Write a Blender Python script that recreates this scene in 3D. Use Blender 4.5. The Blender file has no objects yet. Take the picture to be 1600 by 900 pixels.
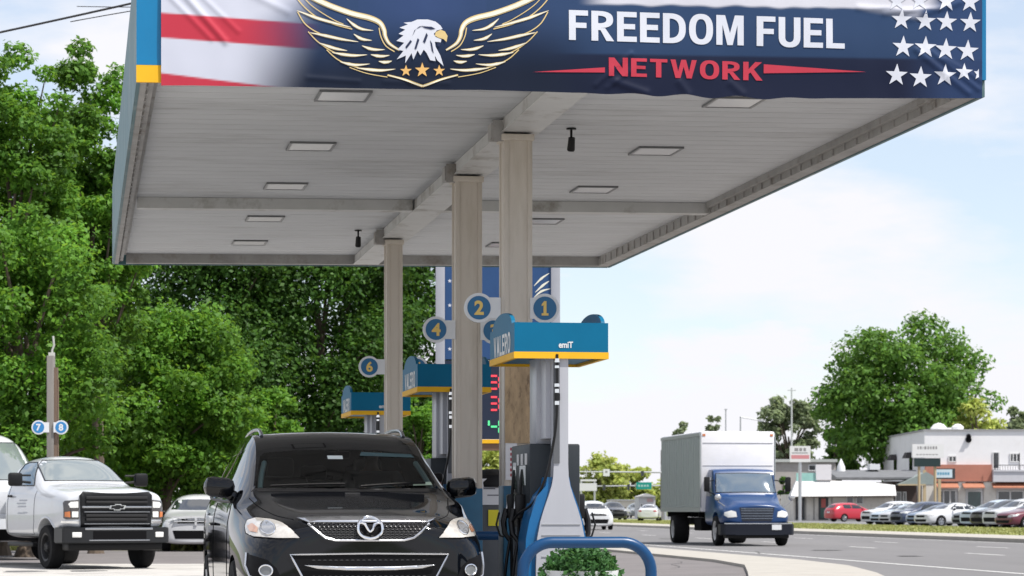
import bpy, bmesh, math, random
import numpy as np
from mathutils import Vector, Matrix, noise
from mathutils.bvhtree import BVHTree

# ------------------------------------------------------------------ camera
SC = bpy.context.scene
COL = SC.collection
F, HZ, CH = 4200.0, 795.0, 1.15          # focal length in photo pixels, horizon row, lens height
cam_d = bpy.data.cameras.new('camera')
cam = bpy.data.objects.new('camera', cam_d)
COL.objects.link(cam)
cam.location = (0, 0, CH)
cam.rotation_euler = (math.pi / 2, 0, 0)
cam_d.sensor_width = 36.0
cam_d.lens = F / 1600 * 36.0
cam_d.shift_y = (HZ - 450) / 1600
cam_d.clip_end = 6000
cam_d.dof.use_dof = True
cam_d.dof.focus_distance = 24.0
cam_d.dof.aperture_fstop = 7.0
SC.camera = cam

# ------------------------------------------------------------------ sky, sun, exposure
SUN = Vector((0.42, -0.25, 0.87)).normalized()      # towards the sun
W = bpy.data.worlds.new('World')
SC.world = W
W.use_nodes = True
nt = W.node_tree
nt.nodes.clear()
out = nt.nodes.new('ShaderNodeOutputWorld')
bg = nt.nodes.new('ShaderNodeBackground')
sky = nt.nodes.new('ShaderNodeTexSky')
sky.sky_type = 'NISHITA'
sky.sun_disc = False
sky.sun_elevation = math.asin(SUN.z)
sky.sun_rotation = math.atan2(SUN.x, SUN.y)
sky.air_density = 1.0
sky.dust_density = 0.2
sky.ozone_density = 3.0
bg.inputs[1].default_value = 0.105
tc = nt.nodes.new('ShaderNodeTexCoord')
mp = nt.nodes.new('ShaderNodeMapping')
mp.inputs['Scale'].default_value = (1.0, 1.0, 3.2)
mp.inputs['Location'].default_value = (0.23, 0.0, 0.07)
nz = nt.nodes.new('ShaderNodeTexNoise')
nz.inputs['Scale'].default_value = 5.5
nz.inputs['Detail'].default_value = 7.0
nz.inputs['Roughness'].default_value = 0.56
cr = nt.nodes.new('ShaderNodeValToRGB')
cr.color_ramp.elements[0].position = 0.43
cr.color_ramp.elements[1].position = 0.58
cr.color_ramp.elements[0].color = (0.42, 0.42, 0.42, 1)
mx = nt.nodes.new('ShaderNodeMix')
mx.data_type = 'RGBA'
mx.inputs[7].default_value = (5.95, 5.95, 6.25, 1)
nt.links.new(tc.outputs['Generated'], mp.inputs[0])
nt.links.new(mp.outputs[0], nz.inputs['Vector'])
nt.links.new(nz.outputs['Fac'], cr.inputs[0])
sx = nt.nodes.new('ShaderNodeSeparateXYZ')
mr = nt.nodes.new('ShaderNodeMapRange')
mr.inputs['From Min'].default_value = 0.040
mr.inputs['From Max'].default_value = 0.078
mr.inputs['To Min'].default_value = 1.0
mr.inputs['To Max'].default_value = 0.0
mxm = nt.nodes.new('ShaderNodeMath')
mxm.operation = 'MAXIMUM'
nt.links.new(tc.outputs['Generated'], sx.inputs[0])
puff = nt.nodes.new('ShaderNodeTexNoise')
puff.inputs['Scale'].default_value = 14.0
puff.inputs['Detail'].default_value = 8.0
puff.inputs['Roughness'].default_value = 0.6
nt.links.new(mp.outputs[0], puff.inputs['Vector'])
lift = nt.nodes.new('ShaderNodeMath')
lift.operation = 'MULTIPLY_ADD'
lift.inputs[1].default_value = -0.16
lift.inputs[2].default_value = 0.08
nt.links.new(puff.outputs['Fac'], lift.inputs[0])
zz_ = nt.nodes.new('ShaderNodeMath')
nt.links.new(sx.outputs['Z'], zz_.inputs[0])
nt.links.new(lift.outputs[0], zz_.inputs[1])
nt.links.new(zz_.outputs[0], mr.inputs[0])
nt.links.new(cr.outputs[0], mxm.inputs[0])
nt.links.new(mr.outputs[0], mxm.inputs[1])
nt.links.new(mxm.outputs[0], mx.inputs[0])
nt.links.new(sky.outputs[0], mx.inputs[6])
nt.links.new(mx.outputs[2], bg.inputs[0])
nt.links.new(bg.outputs[0], out.inputs[0])
sl = bpy.data.lights.new('sun', 'SUN')
sl.energy = 4.0
sl.angle = math.radians(0.6)
sl.color = (1.0, 0.955, 0.89)
so = bpy.data.objects.new('sun', sl)
COL.objects.link(so)
so.rotation_euler = SUN.to_track_quat('Z', 'Y').to_euler()
VS = SC.view_settings
VS.view_transform = 'Standard'
VS.look = 'None'
VS.gamma = 1.0
VS.use_curve_mapping = False
VS.exposure = 0.62

random.seed(7)
R = math.radians


def at(px, py, Y):
    return Vector(((px - 800) / F * Y, Y, CH + (HZ - py) / F * Y))


# ------------------------------------------------------------------ materials
MATS = {}


def mat(name, col, rough=0.6, metal=0.0, coat=0.0, spec=0.5, var=0.0, vscale=3.0, bump=0.0, bscale=40.0,
        emit=0.0, stain=None, stain_amt=0.0, stain_scale=1.2, stretch=(1, 1, 1), ior=None):
    if name in MATS:
        return MATS[name]
    m = bpy.data.materials.new(name)
    m.use_nodes = True
    n = m.node_tree
    p = n.nodes['Principled BSDF']
    c4 = (*col, 1)
    p.inputs['Base Color'].default_value = c4
    p.inputs['Roughness'].default_value = rough
    p.inputs['Metallic'].default_value = metal
    p.inputs['Coat Weight'].default_value = coat
    p.inputs['Coat Roughness'].default_value = 0.03
    p.inputs['Specular IOR Level'].default_value = spec
    if ior:
        p.inputs['IOR'].default_value = ior
    if emit:
        p.inputs['Emission Color'].default_value = c4
        p.inputs['Emission Strength'].default_value = emit
    tco = n.nodes.new('ShaderNodeTexCoord')
    mpp = n.nodes.new('ShaderNodeMapping')
    mpp.inputs['Scale'].default_value = stretch
    n.links.new(tco.outputs['Object'], mpp.inputs[0])
    last = None
    if var:
        t = n.nodes.new('ShaderNodeTexNoise')
        t.inputs['Scale'].default_value = vscale
        t.inputs['Detail'].default_value = 6
        t.inputs['Roughness'].default_value = 0.65
        n.links.new(mpp.outputs[0], t.inputs['Vector'])
        r_ = n.nodes.new('ShaderNodeValToRGB')
        r_.color_ramp.elements[0].position = 0.25
        r_.color_ramp.elements[1].position = 0.75
        r_.color_ramp.elements[0].color = tuple(max(0, c * (1 - var)) for c in col) + (1,)
        r_.color_ramp.elements[1].color = tuple(min(1, c * (1 + var)) for c in col) + (1,)
        n.links.new(t.outputs['Fac'], r_.inputs[0])
        last = r_.outputs[0]
    if stain:
        t = n.nodes.new('ShaderNodeTexNoise')
        t.inputs['Scale'].default_value = stain_scale
        t.inputs['Detail'].default_value = 8
        t.inputs['Roughness'].default_value = 0.7
        n.links.new(mpp.outputs[0], t.inputs['Vector'])
        r_ = n.nodes.new('ShaderNodeValToRGB')
        r_.color_ramp.elements[0].position = 0.52
        r_.color_ramp.elements[1].position = 0.72
        r_.color_ramp.elements[0].color = (0, 0, 0, 1)
        r_.color_ramp.elements[1].color = (stain_amt,) * 3 + (1,)
        n.links.new(t.outputs['Fac'], r_.inputs[0])
        x = n.nodes.new('ShaderNodeMix')
        x.data_type = 'RGBA'
        x.inputs[6].default_value = c4
        x.inputs[7].default_value = (*stain, 1)
        if last:
            n.links.new(last, x.inputs[6])
        n.links.new(r_.outputs[0], x.inputs[0])
        last = x.outputs[2]
    if last:
        n.links.new(last, p.inputs['Base Color'])
    if bump:
        t = n.nodes.new('ShaderNodeTexNoise')
        t.inputs['Scale'].default_value = bscale
        t.inputs['Detail'].default_value = 5
        n.links.new(mpp.outputs[0], t.inputs['Vector'])
        b = n.nodes.new('ShaderNodeBump')
        b.inputs['Strength'].default_value = bump
        b.inputs['Distance'].default_value = 0.02
        n.links.new(t.outputs['Fac'], b.inputs['Height'])
        n.links.new(b.outputs[0], p.inputs['Normal'])
    MATS[name] = m
    return m


def glass(name, tint, refl=1.5, gloss=(1, 1, 1)):
    if name in MATS:
        return MATS[name]
    m = bpy.data.materials.new(name)
    m.use_nodes = True
    n = m.node_tree
    n.nodes.clear()
    o = n.nodes.new('ShaderNodeOutputMaterial')
    fr = n.nodes.new('ShaderNodeFresnel')
    fr.inputs[0].default_value = refl
    tr = n.nodes.new('ShaderNodeBsdfTransparent')
    tr.inputs[0].default_value = (*tint, 1)
    gl = n.nodes.new('ShaderNodeBsdfGlossy')
    gl.inputs['Color'].default_value = (*gloss, 1)
    gl.inputs['Roughness'].default_value = 0.02
    ms = n.nodes.new('ShaderNodeMixShader')
    n.links.new(fr.outputs[0], ms.inputs[0])
    n.links.new(tr.outputs[0], ms.inputs[1])
    n.links.new(gl.outputs[0], ms.inputs[2])
    n.links.new(ms.outputs[0], o.inputs[0])
    MATS[name] = m
    return m


def leafmat(name, dark, light, transl=0.35):
    if name in MATS:
        return MATS[name]
    m = bpy.data.materials.new(name)
    m.use_nodes = True
    n = m.node_tree
    n.nodes.clear()
    o = n.nodes.new('ShaderNodeOutputMaterial')
    g = n.nodes.new('ShaderNodeNewGeometry')
    r_ = n.nodes.new('ShaderNodeValToRGB')
    r_.color_ramp.elements[0].color = (*dark, 1)
    r_.color_ramp.elements[1].color = (*light, 1)
    n.links.new(g.outputs['Random Per Island'], r_.inputs[0])
    tco = n.nodes.new('ShaderNodeTexCoord')
    t = n.nodes.new('ShaderNodeTexNoise')
    t.inputs['Scale'].default_value = 0.75
    t.inputs['Detail'].default_value = 4
    n.links.new(tco.outputs['Object'], t.inputs['Vector'])
    hs = n.nodes.new('ShaderNodeHueSaturation')
    ml = n.nodes.new('ShaderNodeMath')
    ml.operation = 'MULTIPLY_ADD'
    ml.inputs[1].default_value = 2.2
    ml.inputs[2].default_value = -0.10
    n.links.new(t.outputs['Fac'], ml.inputs[0])
    n.links.new(ml.outputs[0], hs.inputs['Value'])
    n.links.new(r_.outputs[0], hs.inputs['Color'])
    d = n.nodes.new('ShaderNodeBsdfPrincipled')
    d.inputs['Roughness'].default_value = 0.55
    d.inputs['Specular IOR Level'].default_value = 0.3
    tl = n.nodes.new('ShaderNodeBsdfTranslucent')
    hs2 = n.nodes.new('ShaderNodeHueSaturation')
    hs2.inputs['Hue'].default_value = 0.475
    hs2.inputs['Value'].default_value = 1.6
    n.links.new(hs.outputs[0], hs2.inputs['Color'])
    n.links.new(hs.outputs[0], d.inputs['Base Color'])
    n.links.new(hs2.outputs[0], tl.inputs[0])
    ms = n.nodes.new('ShaderNodeMixShader')
    ms.inputs[0].default_value = transl
    n.links.new(d.outputs[0], ms.inputs[1])
    n.links.new(tl.outputs[0], ms.inputs[2])
    n.links.new(ms.outputs[0], o.inputs[0])
    MATS[name] = m
    return m


# ------------------------------------------------------------------ object helpers
def meta(o, label=None, cat=None, group=None, kind=None):
    if label:
        o['label'] = label
    if cat:
        o['category'] = cat
    if group:
        o['group'] = group
    if kind:
        o['kind'] = kind
    return o


def thing(name, label, cat, loc=(0, 0, 0), rz=0.0, group=None):
    o = bpy.data.objects.new(name, None)
    o.empty_display_size = 0.3
    COL.objects.link(o)
    o.location = loc
    o.rotation_euler = (0, 0, rz)
    return meta(o, label, cat, group)


def link_mesh(name, me, m, parent=None):
    o = bpy.data.objects.new(name, me)
    COL.objects.link(o)
    if m:
        me.materials.clear()
        me.materials.append(m)
    if parent:
        o.parent = parent
    return o


def dup(root, loc, rz, label=None, paint=None, scale=None):
    r = root.copy()
    COL.objects.link(r)
    r.location = loc
    r.rotation_euler = (0, 0, rz)
    if scale:
        r.scale = scale
    if label:
        r['label'] = label
    for ch in list(root.children):
        c = ch.copy()
        COL.objects.link(c)
        c.parent = r
        if paint and c.name.split('.')[0] in ('body',):
            c.material_slots[0].link = 'OBJECT'
            c.material_slots[0].material = paint
        for g in list(ch.children):
            d = g.copy()
            COL.objects.link(d)
            d.parent = c
    return r


def sharpen(bm, ang=38):
    lim = math.radians(ang)
    for f in bm.faces:
        f.smooth = True
    for e in bm.edges:
        if len(e.link_faces) == 2:
            e.smooth = e.calc_face_angle(0) < lim
        else:
            e.smooth = True


class MB:
    """collects solids into one mesh"""

    def __init__(s):
        s.bm = bmesh.new()

    def box(s, c, d, rz=0.0, bev=0.0, rx=0.0, ry=0.0):
        m = Matrix.Translation(c) @ Matrix.Rotation(rz, 4, 'Z') @ Matrix.Rotation(ry, 4, 'Y') @ Matrix.Rotation(rx, 4, 'X') @ Matrix.Diagonal((d[0], d[1], d[2], 1))
        r = bmesh.ops.create_cube(s.bm, size=1.0, matrix=m)
        if bev:
            es = {e for v in r['verts'] for e in v.link_edges}
            bmesh.ops.bevel(s.bm, geom=list(es), offset=bev, segments=2, profile=0.5, affect='EDGES')
        return s

    def span(s, x0, x1, y0, y1, z0, z1, bev=0.0):
        return s.box(((x0 + x1) / 2, (y0 + y1) / 2, (z0 + z1) / 2), (abs(x1 - x0), abs(y1 - y0), abs(z1 - z0)), bev=bev)

    def cyl(s, p0, p1, r0, r1=None, n=12, cap=True):
        p0, p1 = Vector(p0), Vector(p1)
        d = p1 - p0
        if d.length < 1e-6:
            return s
        q = d.to_track_quat('Z', 'Y').to_matrix().to_4x4()
        m = Matrix.Translation((p0 + p1) / 2) @ q
        bmesh.ops.create_cone(s.bm, cap_ends=cap, segments=n, radius1=r0, radius2=r0 if r1 is None else r1, depth=d.length, matrix=m)
        return s

    def ball(s, c, r, n=12, sc=(1, 1, 1)):
        m = Matrix.Translation(c) @ Matrix.Diagonal((*sc, 1))
        bmesh.ops.create_uvsphere(s.bm, u_segments=n, v_segments=max(6, n // 2 + 2), radius=r, matrix=m)
        return s

    def tube(s, pts, r, n=8, closed=False):
        pts = [Vector(p) for p in pts]
        k = len(pts)
        rs = r if isinstance(r, (list, tuple)) else [r] * k
        prev = None
        rings = []
        for i in range(k):
            a = pts[i - 1] if (i > 0 or closed) else pts[i]
            b = pts[(i + 1) % k] if (i < k - 1 or closed) else pts[i]
            t = (b - a)
            t = t.normalized() if t.length > 1e-9 else Vector((0, 0, 1))
            if prev is None:
                u = t.orthogonal().normalized()
            else:
                u = (prev - t * prev.dot(t))
                u = u.normalized() if u.length > 1e-6 else t.orthogonal().normalized()
            prev = u
            w = t.cross(u)
            rings.append([s.bm.verts.new(pts[i] + (u * math.cos(2 * math.pi * j / n) + w * math.sin(2 * math.pi * j / n)) * rs[i]) for j in range(n)])
        for i in range(k if closed else k - 1):
            A, B = rings[i], rings[(i + 1) % k]
            for j in range(n):
                s.bm.faces.new((A[j], A[(j + 1) % n], B[(j + 1) % n], B[j]))
        if not closed:
            s.bm.faces.new(rings[0][::-1])
            s.bm.faces.new(rings[-1])
        return s

    def prism(s, pts, f0, f1):
        A = [s.bm.verts.new(f0(*p)) for p in pts]
        B = [s.bm.verts.new(f1(*p)) for p in pts]
        s.bm.faces.new(A)
        s.bm.faces.new(B[::-1])
        k = len(pts)
        for i in range(k):
            s.bm.faces.new((A[i], B[i], B[(i + 1) % k], A[(i + 1) % k]))
        return s

    def lathe(s, prof, m=None, n=24):
        m = m or Matrix()
        rings = [[s.bm.verts.new(m @ Vector((r * math.cos(2 * math.pi * j / n), r * math.sin(2 * math.pi * j / n), h))) for j in range(n)] for r, h in prof]
        for A, B in zip(rings, rings[1:]):
            for j in range(n):
                s.bm.faces.new((A[j], A[(j + 1) % n], B[(j + 1) % n], B[j]))
        s.bm.faces.new(rings[0][::-1])
        s.bm.faces.new(rings[-1])
        return s

    def poly(s, pts):
        s.bm.faces.new([s.bm.verts.new(p) for p in pts])
        return s

    def grid(s, nx, ny, fn):
        V = [[s.bm.verts.new(fn(i / nx, j / ny)) for i in range(nx + 1)] for j in range(ny + 1)]
        for j in range(ny):
            for i in range(nx):
                s.bm.faces.new((V[j][i], V[j][i + 1], V[j + 1][i + 1], V[j + 1][i]))
        return s

    def build(s, name, m, parent=None, smooth=True, ang=38, recalc=True):
        if recalc:
            bmesh.ops.recalc_face_normals(s.bm, faces=s.bm.faces[:])
        if smooth:
            sharpen(s.bm, ang)
        me = bpy.data.meshes.new(name)
        s.bm.to_mesh(me)
        s.bm.free()
        return link_mesh(name, me, m, parent)


def text_bm(txt, w, h, bold=0.0, res=4):
    """flat lettering fitted to a w x h box centred on the origin, in x, y"""
    cu = bpy.data.curves.new('lettering', 'FONT')
    cu.body = txt
    cu.offset = bold
    cu.resolution_u = res
    cu.fill_mode = 'FRONT'
    o = bpy.data.objects.new('lettering', cu)
    COL.objects.link(o)
    dg = bpy.context.evaluated_depsgraph_get()
    dg.update()
    me = bpy.data.meshes.new_from_object(o.evaluated_get(dg))
    bpy.data.objects.remove(o)
    bpy.data.curves.remove(cu)
    bm = bmesh.new()
    bm.from_mesh(me)
    bpy.data.meshes.remove(me)
    xs = [v.co.x for v in bm.verts]
    ys = [v.co.y for v in bm.verts]
    x0, x1, y0, y1 = min(xs), max(xs), min(ys), max(ys)
    if w is None:
        w = h * (x1 - x0) / (y1 - y0)
    for v in bm.verts:
        v.co.x = ((v.co.x - x0) / (x1 - x0) - 0.5) * w
        v.co.y = ((v.co.y - y0) / (y1 - y0) - 0.5) * h
        v.co.z = 0
    return bm


def polys_bm(polys):
    bm = bmesh.new()
    for p in polys:
        bm.faces.new([bm.verts.new((a, b, 0)) for a, b in p])
    bmesh.ops.triangulate(bm, faces=bm.faces[:])
    return bm


def ribbon(pts, w):
    """flat stroke polygon of width w (number or one per point) along a 2-D polyline"""
    k = len(pts)
    ws = w if isinstance(w, (list, tuple)) else [w] * k
    L, Rr = [], []
    for i in range(k):
        a = pts[max(0, i - 1)]
        b = pts[min(k - 1, i + 1)]
        dx, dy = b[0] - a[0], b[1] - a[1]
        l = math.hypot(dx, dy) or 1
        nx, ny = -dy / l * ws[i] / 2, dx / l * ws[i] / 2
        L.append((pts[i][0] + nx, pts[i][1] + ny))
        Rr.append((pts[i][0] - nx, pts[i][1] - ny))
    return [[L[i], L[i + 1], Rr[i + 1], Rr[i]] for i in range(k - 1)]


def star(cx, cy, r, rot=0.0, sy=1.0, q=0.40):
    return [(cx + (r if i % 2 == 0 else r * q) * math.sin(i * math.pi / 5 + rot), cy + sy * (r if i % 2 == 0 else r * q) * math.cos(i * math.pi / 5 + rot)) for i in range(10)]


def circle(cx, cy, r, n=28, sy=1.0):
    return [(cx + r * math.cos(2 * math.pi * i / n), cy + sy * r * math.sin(2 * math.pi * i / n)) for i in range(n)]


def dice(bm, step):
    for ax in (0, 1):
        lo = min(v.co[ax] for v in bm.verts)
        hi = max(v.co[ax] for v in bm.verts)
        no = Vector((1, 0, 0)) if ax == 0 else Vector((0, 1, 0))
        k = math.floor(lo / step) + 1
        while k * step < hi:
            bmesh.ops.bisect_plane(bm, geom=bm.verts[:] + bm.edges[:] + bm.faces[:], plane_co=no * (k * step), plane_no=no, dist=1e-5)
            k += 1
    return bm


def place_bm(bm, fn, name, m, parent, smooth=False):
    for v in bm.verts:
        v.co = Vector(fn(v.co.x, v.co.y))
    for f in bm.faces:
        f.smooth = smooth
    me = bpy.data.meshes.new(name)
    bm.to_mesh(me)
    bm.free()
    return link_mesh(name, me, m, parent)


def arc(cx, cy, r, a0, a1, n=8):
    return [(cx + r * math.cos(R(a0 + (a1 - a0) * i / n)), cy + r * math.sin(R(a0 + (a1 - a0) * i / n))) for i in range(n + 1)]


def block_text(txt, w, h, gap=0.11, space=0.30):
    """heavy block capitals as non-overlapping polygons fitted to w x h, centred on the origin"""
    s, b = 0.205, 0.175

    def rc(x0, y0, x1, y1):
        return [(x0, y0), (x1, y0), (x1, y1), (x0, y1)]

    def ring(cx, cy, ro, so, ri, si, a0, a1, n=14, e=1.0):
        o = []
        P = []
        for i in range(n + 1):
            a = R(a0 + (a1 - a0) * i / n)
            c, d = math.cos(a), math.sin(a)
            c = math.copysign(abs(c) ** e, c)
            d = math.copysign(abs(d) ** e, d)
            P.append(((cx + ro * c, cy + so * d), (cx + ri * c, cy + si * d)))
        for p, q in zip(P, P[1:]):
            o.append([p[0], q[0], q[1], p[1]])
        return o

    G = {
        'F': (.58, [rc(0, 0, s, 1), rc(s, 1 - b, .58, 1), rc(s, .41, .53, .41 + b)]),
        'E': (.60, [rc(0, 0, s, 1), rc(s, 1 - b, .60, 1), rc(s, .42, .55, .42 + b), rc(s, 0, .60, b)]),
        'L': (.58, [rc(0, 0, s, 1), rc(s, 0, .58, b)]),
        'T': (.66, [rc(0, 1 - b, .66, 1), rc(.33 - s / 2, 0, .33 + s / 2, 1 - b)]),
        'U': (.68, [rc(0, .34, s, 1), rc(.68 - s, .34, .68, 1)] + ring(.34, .34, .34, .355, .34 - s, .355 - b, 180, 360, 16, .85)),
        'D': (.70, [rc(0, 0, s, 1)] + ring(s, .5, .70 - s, .5, .70 - 2 * s, .5 - b, -90, 90, 18, .80)),
        'O': (.74, ring(.37, .5, .37, .515, .37 - s, .515 - b, 0, 360, 32, .84)),
        'R': (.68, [rc(0, 0, s, 1)] + ring(s, .715, .66 - s, .285, .66 - 2 * s, .285 - b * .9, -90, 90, 14, .78) + [[(s + .06, .43), (.70, 0), (.46, 0), (s + .0, .43)][::-1] and [(s, .429), (s + .21, .429), (.69, 0), (.455, 0), (s + .07, .36), (s, .36)]]),
        'M': (.84, [[(0, 0), (0, 1), (.27, 1), (.42, .40), (.57, 1), (.84, 1), (.84, 0), (.65, 0), (.65, .68), (.50, 0), (.34, 0), (.19, .68), (.19, 0)]]),
        'V': (.74, [[(0, 1), (.21, 1), (.37, .32), (.53, 1), (.74, 1), (.47, 0), (.27, 0)]]),
        'A': (.74, [[(0, 0), (.27, 1), (.47, 1), (.74, 0), (.53, 0), (.48, .2), (.26, .2), (.21, 0)]]),
        'N': (.72, [[(0, 0), (0, 1), (.21, 1), (.52, .42), (.52, 1), (.72, 1), (.72, 0), (.51, 0), (.20, .58), (.20, 0)]]),
        'W': (1.0, [[(0, 1), (.19, 1), (.29, .36), (.41, 1), (.59, 1), (.71, .36), (.81, 1), (1, 1), (.81, 0), (.62, 0), (.5, .62), (.38, 0), (.19, 0)]]),
        'K': (.74, [[(0, 0), (0, 1), (s, 1), (s, .60), (.46, 1), (.72, 1), (.41, .60), (.75, 0), (.50, 0), (.28, .43), (s, .34), (s, 0)]]),
    }
    x = 0
    out = []
    for ch in txt:
        if ch == ' ':
            x += space
            continue
        wd, pl = G[ch]
        out += [[(x + a, c) for a, c in p] for p in pl]
        x += wd + gap
    x -= gap
    return polys_bm([[((a / x - .5) * w, (c - .5) * h) for a, c in p] for p in out])


# shared colours
STEEL = mat('brushed steel', (0.55, 0.56, 0.58), 0.35, 0.8)
CHROME = mat('chrome trim', (0.85, 0.86, 0.88), 0.12, 1.0)
BLACKP = mat('black plastic', (0.008, 0.008, 0.009), 0.45, spec=0.25, bump=0.05)
RUBBER = mat('tyre rubber', (0.012, 0.012, 0.013), 0.85, spec=0.2, var=0.3, vscale=12)
WHITE = mat('white paint', (0.66, 0.67, 0.68), 0.45, var=0.05)
BLUE = mat('station blue paint', (0.005, 0.115, 0.30), 0.35, var=0.10, vscale=5, stain=(0.02, 0.09, 0.16), stain_amt=0.4, stain_scale=6)
FASCB = mat('fascia blue', (0.0, 0.17, 0.37), 0.35, var=0.06)
YELL = mat('fascia yellow', (0.76, 0.42, 0.02), 0.55, spec=0.2, var=0.06)
GOLD = mat('numeral gold', (0.75, 0.52, 0.14), 0.5)
GLASSD = mat('dark window glass', (0.012, 0.016, 0.02), 0.03, spec=0.8, coat=0.6)
DARK = mat('dark recess', (0.006, 0.006, 0.007), 0.9, spec=0.1)
LENS = mat('lamp lens', (0.42, 0.43, 0.44), 0.08, coat=1.0)
AMBER = mat('amber lens', (0.55, 0.17, 0.05), 0.15, coat=0.6)
TAIL = mat('red lens', (0.35, 0.01, 0.01), 0.15, coat=0.6)
# ------------------------------------------------------------------ ground, road, verge
def sheet(name, pts, z, m, kind='structure'):
    mb = MB()
    mb.poly([(x, y, z) for x, y in pts])
    o = mb.build(name, m, None, smooth=False)
    if o.data.polygons[0].normal.z < 0:
        o.data.flip_normals()
    return meta(o, kind=kind)


def rd(s, Y):
    """road frame: s metres to the right of the road's axis through the lens"""
    return (s - 0.123 * Y, Y)


GRND = mat('dry grass soil', (0.10, 0.12, 0.05), 0.95, var=0.4, vscale=0.6)
ASPH = mat('worn road asphalt', (0.15, 0.146, 0.148), 0.85, var=0.16, vscale=0.5, bump=0.3, bscale=60, stain=(0.10, 0.10, 0.10), stain_amt=0.6, stain_scale=0.25, stretch=(1, 0.12, 1))
LOT = mat('forecourt asphalt', (0.15, 0.137, 0.136), 0.85, var=0.18, vscale=0.7, bump=0.3, bscale=50, stain=(0.09, 0.085, 0.085), stain_amt=0.7, stain_scale=0.5)
CONC = mat('forecourt concrete', (0.42, 0.405, 0.38), 0.85, var=0.10, vscale=0.8, bump=0.15, bscale=40, stain=(0.16, 0.15, 0.145), stain_amt=0.8, stain_scale=0.6)
KERB = mat('kerb concrete', (0.36, 0.34, 0.305), 0.85, var=0.12, vscale=1.5, bump=0.2)
LINE = mat('road line paint', (0.62, 0.62, 0.60), 0.6, var=0.2, vscale=2.0)
sheet('ground', [(-1500, -100), (1500, -100), (1500, 3500), (-1500, 3500)], -0.02, GRND)
sheet('forecourt', [(-70, -20), rd(11.5, -20), rd(11.5, 130), (-70, 60)], 0.0, LOT)
sheet('forecourt_slab', [(-40, 5), (2.3, 5), (2.0, 30), (-0.3, 46), (-6.5, 56), (-40, 56)], 0.004, CONC)
sheet('road', [rd(13.4, -20), rd(28.5, -20), rd(28.5, 600), rd(13.4, 600)], -0.004, ASPH)
sheet('shoulder', [rd(9.0, -20), rd(13.42, -20), rd(13.42, 45), rd(13.42, 56), rd(11.4, 44), rd(9.0, 38)], 0.002, ASPH)
# pavement between forecourt and road, flaring away at the driveway
mb = MB()
pv = [(11.5, 130), (13.3, 130), (13.3, 58), (12.9, 52), (11.9, 46), (8.6, 30), (6.4, 30), (9.9, 47), (11.0, 52.5), (11.5, 58)]
mb.prism([rd(*p) for p in pv], lambda a, b: (a, b, 0.0), lambda a, b: (a, b, 0.06))
meta(mb.build('pavement', KERB, smooth=False), kind='structure')
mb = MB()
mb.prism([rd(28.5, -20), rd(32.2, -20), rd(32.2, 600), rd(28.5, 600)], lambda a, b: (a, b, -0.02), lambda a, b: (a, b, 0.13))
meta(mb.build('far_pavement', KERB, smooth=False), kind='structure')
VERG = mat('verge grass', (0.23, 0.26, 0.08), 0.95, var=0.45, vscale=1.3, stain=(0.28, 0.24, 0.12), stain_amt=0.7, stain_scale=0.35, bump=0.5, bscale=30)
sheet('verge', [rd(32.2, -20), rd(45.5, -20), rd(45.5, 600), rd(32.2, 600)], 0.11, VERG)
sheet('parking_lot', [rd(45.5, 20), rd(140, 20), rd(140, 420), rd(45.5, 420)], 0.02, mat('parking asphalt', (0.17, 0.17, 0.172), 0.85, var=0.15, vscale=0.5))
mb = MB()
for s0, w in ((14.85, 0.14), (27.7, 0.12)):
    mb.poly([(*rd(s0, 20), 0.0), (*rd(s0 + w, 20), 0.0), (*rd(s0 + w, 500), 0.0), (*rd(s0, 500), 0.0)])
for lane in (20.3, 24.2):
    y = 30.0
    while y < 320:
        mb.poly([(*rd(lane, y), 0.0), (*rd(lane + 0.14, y), 0.0), (*rd(lane + 0.14, y + 3.2), 0.0), (*rd(lane, y + 3.2), 0.0)])
        y += 12.2
meta(mb.build('road_markings', LINE, smooth=False), kind='structure')
# rough grass tufts along the verge, and in front of the trees on the left
rng = np.random.default_rng(5)


def tuft_mesh(name, xy, hmin, hmax, w, m, z0=0.1):
    n = len(xy)
    a = rng.uniform(0, 2 * np.pi, n)
    h = rng.uniform(hmin, hmax, n)
    V = np.zeros((n, 3, 3))
    V[:, 0, 0] = xy[:, 0] - np.cos(a) * w
    V[:, 0, 1] = xy[:, 1] - np.sin(a) * w
    V[:, 1, 0] = xy[:, 0] + np.cos(a) * w
    V[:, 1, 1] = xy[:, 1] + np.sin(a) * w
    V[:, 2, 0] = xy[:, 0] + rng.normal(0, 0.4, n) * h
    V[:, 2, 1] = xy[:, 1] + rng.normal(0, 0.4, n) * h
    V[:, :, 2] = z0
    V[:, 2, 2] += h
    return raw_mesh(name, V.reshape(-1, 3), 3, m)


def raw_mesh(name, V, k, m, parent=None):
    n = len(V) // k
    me = bpy.data.meshes.new(name)
    me.vertices.add(len(V))
    me.vertices.foreach_set('co', np.ascontiguousarray(V, dtype=np.float32).ravel())
    me.loops.add(n * k)
    me.loops.foreach_set('vertex_index', np.arange(n * k, dtype=np.int32))
    me.polygons.add(n)
    me.polygons.foreach_set('loop_start', np.arange(0, n * k, k, dtype=np.int32))
    me.update(calc_edges=True)
    return link_mesh(name, me, m, parent)


GRASS = leafmat('grass blades', (0.14, 0.17, 0.04), (0.34, 0.34, 0.13), 0.3)
Ys = rng.uniform(80, 240, 26000)
ss = rng.uniform(32.4, 45.3, 26000)
meta(tuft_mesh('grass', np.stack([ss - 0.123 * Ys, Ys], 1), 0.02, 0.09, 0.05, GRASS), kind='stuff')
xs = rng.uniform(-16, -5, 6000)
ys = rng.uniform(74, 80, 6000)
meta(tuft_mesh('grass_fringe', np.stack([xs, ys], 1), 0.1, 0.45, 0.08, GRASS, 0.0), kind='stuff')

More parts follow.
